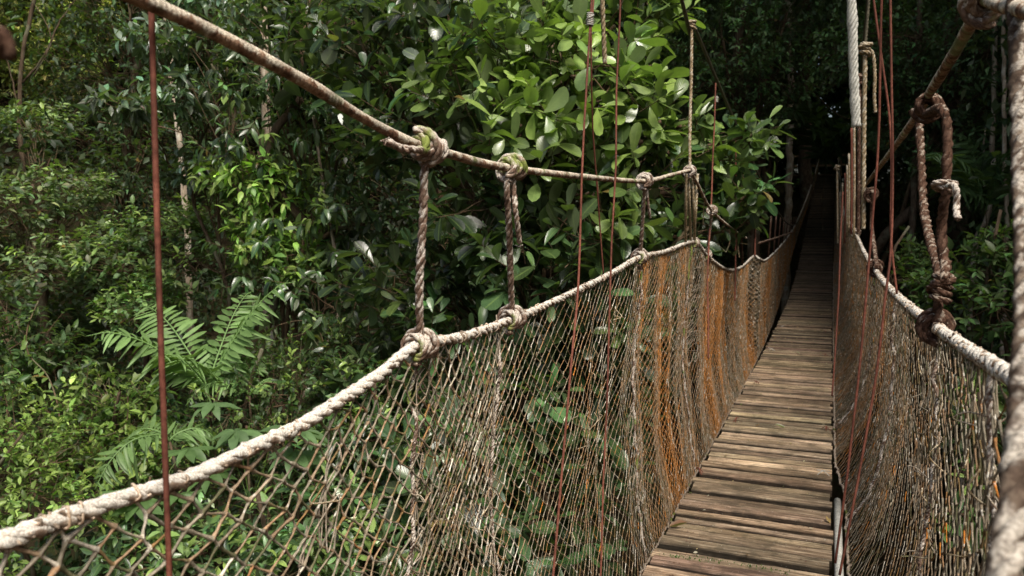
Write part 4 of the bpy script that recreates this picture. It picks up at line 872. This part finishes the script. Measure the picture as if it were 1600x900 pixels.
m = MB(); rope(m, [at(1583, -60, 1.45), at(1588, 30, 1.4), at(1593, 160, 1.3), at(1599, 300, 1.15), at(1606, 470, .95), at(1602, 600, .82), at(1592, 720, .74), at(1578, 840, .68), at(1562, 980, .64), at(1550, 1150, .62)], .0145, fuzz=.1, k=8)
tag(m.build('hanging_rope', M['greyrope']), 'thick out-of-focus twisted rope running down the right edge', 'rope')
m = MB(); rope(m, [at(-60, 10, .75), at(-20, 40, .74), at(4, 66, .74), at(12, 88, .75)], .011, fuzz=.1)
tag(m.build('rope_end', M['darkrope']), 'blurred brown rope end poking in at the left edge', 'rope')
# ropes hanging from overhead on the far right side
def hrope(label, pts, r, mat, kn=None, name='hanging_rope', strands=3, pitch=None):
    m = MB(); rope(m, pts, r, strands=strands, k=6, pitch=pitch)
    if kn is not None: knot(m, kn, [.1, .1, 1], r, r * .8, 3, seed=int(pts[0][2] * 100) % 77)
    return tag(m.build(name, mat), label, 'rope')
Xa = .32
hrope('grey stranded steel cable with a cut end hanging above the dark bridge end', [onY(1329, -40, 5.6), onY(1332, 40, 5.6), onY(1334, 120, 5.6), onY(1338, 198, 5.6)], .030, M['steel'], None, 'steel_cable', 6, .26)
hrope('tan hanging rope with a knot at its top, right of the cut cable', [onY(1352, 66, 7.2), onY(1350, 200, 7.2), onY(1349, 358, 7.2)], .019, M['tanrope'], onY(1352, 76, 7.2))
hrope('curved loose rope tail dangling from the tan knot', [onY(1355, 76, 7.2), onY(1364, 84, 7.2), onY(1367, 120, 7.2), onY(1366, 150, 7.2), onY(1368, 176, 7.2)], .014, M['tanrope'])
hrope('brown rope behind the cut cable running down to the right net', [onY(1343, 115, 8.2), onY(1342, 240, 8.2), onY(1341, 366, 8.2)], .018, M['darkrope'], onY(1343, 125, 8.2))
hrope('dark overhead line rising from the tan knot out of the picture', [onY(1361, -40, 7.2), onY(1356, 20, 7.2), onY(1352, 70, 7.2)], .012, M['cable'])
gq = np.random.default_rng(31)
for q, (px, y0, y1, Y) in enumerate([(1335, 190, 372, 9.5), (1331, 200, 366, 10.5), (1327, 240, 365, 12), (1324, 258, 372, 13), (1321, 270, 380, 14.5), (1317, 285, 390, 16), (1313, 300, 395, 18), (1310, 292, 380, 21)]):
    m = MB(); P = smooth([onY(px - .5, y0, Y), onY(px, (y0 + y1) / 2, Y), onY(px - 1, y1, Y)], .1); tube(m, P, .014, 5); tag(m.build('hanger_cord', M['rust'] if q % 3 == 1 else M['tanrope']), 'thin cord in the tight row above the far right net', 'hanger rope', 'distant cords above the far right net')
m = MB()
P = onY(1308, 262, 15); rope(m, [P, onY(1309, 380, 15)], .016); knot(m, P, [0, .1, 1], .014, .014, 3, seed=71); tag(m.build('hanging_rope', M['tanrope']), 'far rope with a small tan knot left of the cord row', 'rope')

# main suspension cable on the left
mc_px = [(1040, -80), (1064, -5), (1081, 33), (1120, 125), (1148, 190), (1168, 235)]
MC = np.vstack([[[-1.12, -1.5, 8.0], [-1.12, 1.5, 5.6]], onXs(mc_px[1:], -1.12), [onY(1192, 288, 12.6)], [onY(1215, 330, 15)], [onY(1232, 350, 18)], [onY(1246, 348, 22)], [onY(1258, 325, 27)], [onY(1270, 285, 32)], [onY(1279, 236, 37)]])
m = MB(); tube(m, smooth(MC, .15), .016, 6, jit=.05); tag(m.build('suspension_cable', M['cable']), 'thin dark suspension cable sweeping down on the left into the forest', 'cable')
m = MB(); MR = np.array([[.34, -1, 7.5], [.34, 3, 5.2], onY(1361, -40, 7.2) + [0, 0.02, .0], onY(1340, 170, 11), onY(1325, 280, 15), onY(1316, 300, 20), onY(1312, 260, 30), onY(1310, 225, 37)]); tube(m, smooth(MR, .15), .014, 6); tag(m.build('suspension_cable', M['cable']), 'dark suspension cable on the right behind the hanging ropes', 'cable')
hrope('fuzzy tan rope hanging from the suspension cable to the left hand rope', [onX(1081, 32, -1.1), onX(1080, 120, -1.09), onX(1078, 200, -1.08), onX(1078, 264, XH)], .0125, M['tanrope'], onX(1081, 38, -1.1))
hrope('frayed grey tassel of rope hanging at top centre between rusty rods', [onX(939, -60, -1.15), onX(941, 0, -1.15), onX(943, 50, -1.15), onX(945, 100, -1.15)], .0125, M['tanrope'], None, 'frayed_rope')

# rusty hanger rods
def rod(label, pts, r=.0045, ext=True, clamp=None):
    pts = [np.asarray(p, float) for p in pts]
    if ext: pts = [pts[0] + (pts[0] - pts[1]) / np.linalg.norm(pts[0] - pts[1]) * 1.5] + pts
    root = empty('steel_rod', pts[-1], label, 'hanger rod', 'rusty hanger rods'); m = MB(); P, _ = resamp(smooth(pts, .05), .03); g = np.random.default_rng(int(abs(pts[0][0] * 1e4)) % 999); k_ = max(3, len(P) // 12)
    P = P + np.stack([np.interp(np.arange(len(P)), np.linspace(0, len(P), k_), g.normal(0, .0035, k_)) for _ in range(3)], 1); cc = np.interp(np.arange(len(P)), np.linspace(0, len(P), k_ * 3), g.uniform(.55, 1.25, k_ * 3)); tube(m, P, r * (1 + g.normal(0, .03, len(P))), 8, col=cc[:, None] * np.ones((1, 3))); m.build('rod', M['rust'], root)
    if clamp is not None:
        m = MB(); knot(m, clamp, [0, .05, 1], r * 2, .003, 7, .06, seed=5); m.build('wire_binding', M['steel'], root)
rod('rusty vertical rod nearest the camera, crossing the net rope at far left', [onX(236, -10, XR), onX(240, 200, XR), onX(245, 400, XR), onX(252, 620, XR), onX(266, 900, XR), onX(270, 980, XR)], .0052)
rod('rusty rod leaning left across the middle of the left net', [onX(925, -10, -1.06), onX(922, 40, -1.06), onX(913, 180, -1.04), onX(905, 430, -1.02), onX(892, 580, -1.0), onX(865, 898, -.98), onX(850, 1050, -.94)], .0052, clamp=onX(922, 30, -1.06))
rod('thin rusty rod ending at the net rope behind the bound pair', [onX(928, -10, -1.12), onX(923, 60, -1.12), onX(928, 200, -1.15), onX(935, 330, -1.18), onX(942, 430, -1.18)], .0045)
rod('straight rusty rod right of the frayed tassel', [onX(969, -10, -1.04), onX(965, 120, -1.04), onX(958, 350, -1.02), onX(949, 600, -1.0), onX(938, 900, -.97), onX(932, 1020, -.93)], .005)
rod('short rusty rod reaching down through the leaves right of the tan rope', [onX(1119, 130, -1.12), onX(1112, 300, -1.1), onX(1107, 400, -1.08), onX(1106, 560, -.98)], .0075, False, clamp=onX(1119, 155, -1.12))
rod('faint rusty rod among the leaves at the right fringe of the tree', [onX(1150, 195, -1.12), onX(1149, 380, -1.08), onX(1149, 470, -1.02)], .009, False)
rod('faint rusty rod hanging just right of the leafy fringe', [onX(1181, 262, -1.12), onX(1180, 400, -1.08)], .011, False)
rod('rusty rod leaning left in front of the right net, left of the crossed pair', [onY(1378, -10, 3.75), onY(1375, 130, 3.75), onY(1371, 270, 3.75), onY(1356, 440, 3.7), onY(1343, 565, 3.65), onY(1306, 880, 3.5)], .0052)
rod('rusty rod crossing behind its neighbour near the top right ropes', [onY(1363, -10, 3.95), onY(1377, 80, 3.95), onY(1392, 185, 3.95), onY(1395, 270, 3.95), onY(1394, 370, 3.95), onY(1403, 460, 3.95)], .0052)
rod('rusty rod running from the crossed pair down to the walkway edge', [onY(1392, -10, 3.7), onY(1394, 130, 3.7), onY(1396, 250, 3.7), onY(1394, 380, 3.65), onY(1386, 460, 3.6), onY(1366, 600, 3.55), onY(1311, 898, 3.4)], .0052)
rod('thin rusty rod nearest the planks at the walkway edge', [onY(1318, 300, 7.5), onY(1312, 420, 7.2), onY(1304, 560, 6.9), onY(1300, 620, 6.7)], .007, False)
# far platform with its little railing
pf = empty('viewing_platform', (-.4, 38.6, 3.8), 'small dim wooden platform with railing at the far end of the bridge', 'platform')
def bx(mb, c, s):
    c = np.array(c, float); s = np.array(s, float) / 2; V = np.array([[i, j, k] for i in (-1, 1) for j in (-1, 1) for k in (-1, 1)]) * s + c
    mb.add(V, [np.array([[0, 1, 3, 2], [4, 6, 7, 5], [0, 4, 5, 1], [2, 3, 7, 6], [0, 2, 6, 4], [1, 5, 7, 3]])])
m = MB()
for q in range(12): bx(m, (-.4, 37.75 + q * .17, 3.80), (3.0, .15, .05))
m.build('floor', M['wood'], pf, smooth=False)
for x in (-1.85, -1.1, .3, 1.05):
    m = MB(); bx(m, (x, 39.6, 4.3), (.09, .09, 1.0)); m.build('post', M['wood'], pf, smooth=False)
for z in (4.35, 4.82):
    m = MB(); bx(m, (-.4, 39.52, z), (3.1, .05, .09)); m.build('rail', M['wood'], pf, smooth=False)
for x in (-1.85, 1.05):
    for y in (37.8, 39.7):
        m = MB(); bx(m, (x, y, 1.5), (.18, .18, 4.5)); m.build('leg', M['wood'], pf, smooth=False)

# ------------------------------------------------------------------ light, world, camera
sun_dir = np.array([.46, -.52, 0]); sun_dir = sun_dir / np.linalg.norm(sun_dir); EL = math.radians(56)
sv = np.array([sun_dir[0] * math.cos(EL), sun_dir[1] * math.cos(EL), math.sin(EL)])
from mathutils import Vector
sl = bpy.data.lights.new('sun', 'SUN'); sl.energy = 4.8; sl.angle = math.radians(22); sl.color = (1, .95, .86)
so = bpy.data.objects.new('sun', sl); so.rotation_euler = Vector(-sv).to_track_quat('-Z', 'Y').to_euler(); COL.objects.link(so)
w = bpy.data.worlds.new('World'); sc.world = w; w.use_nodes = True; nt = w.node_tree; nt.nodes.clear()
sky = nt.nodes.new('ShaderNodeTexSky'); sky.sky_type = 'NISHITA'; sky.sun_disc = False; sky.sun_elevation = EL; sky.sun_rotation = math.atan2(sun_dir[0], sun_dir[1])
sky.air_density = 1.2; sky.dust_density = 6
bg = nt.nodes.new('ShaderNodeBackground'); bg.inputs[1].default_value = .15; out = nt.nodes.new('ShaderNodeOutputWorld')
nt.links.new(sky.outputs[0], bg.inputs[0]); nt.links.new(bg.outputs[0], out.inputs[0])
cd = bpy.data.cameras.new('camera'); cd.sensor_width = 36; cd.lens = 36 * F / 1600; cd.clip_start = .02; cd.clip_end = 3000
cd.dof.use_dof = True; cd.dof.focus_distance = 3.2; cd.dof.aperture_fstop = 5.0
co = bpy.data.objects.new('camera', cd); co.location = tuple(CAM); co.rotation_euler = (PI / 2 - PITCH, 0, YAW); COL.objects.link(co); sc.camera = co
sc.view_settings.view_transform = 'Standard'; sc.view_settings.look = 'None'; sc.view_settings.exposure = 0
sc.cycles.use_denoising = True
sc.cycles.max_bounces = 8; sc.cycles.transparent_max_bounces = 8
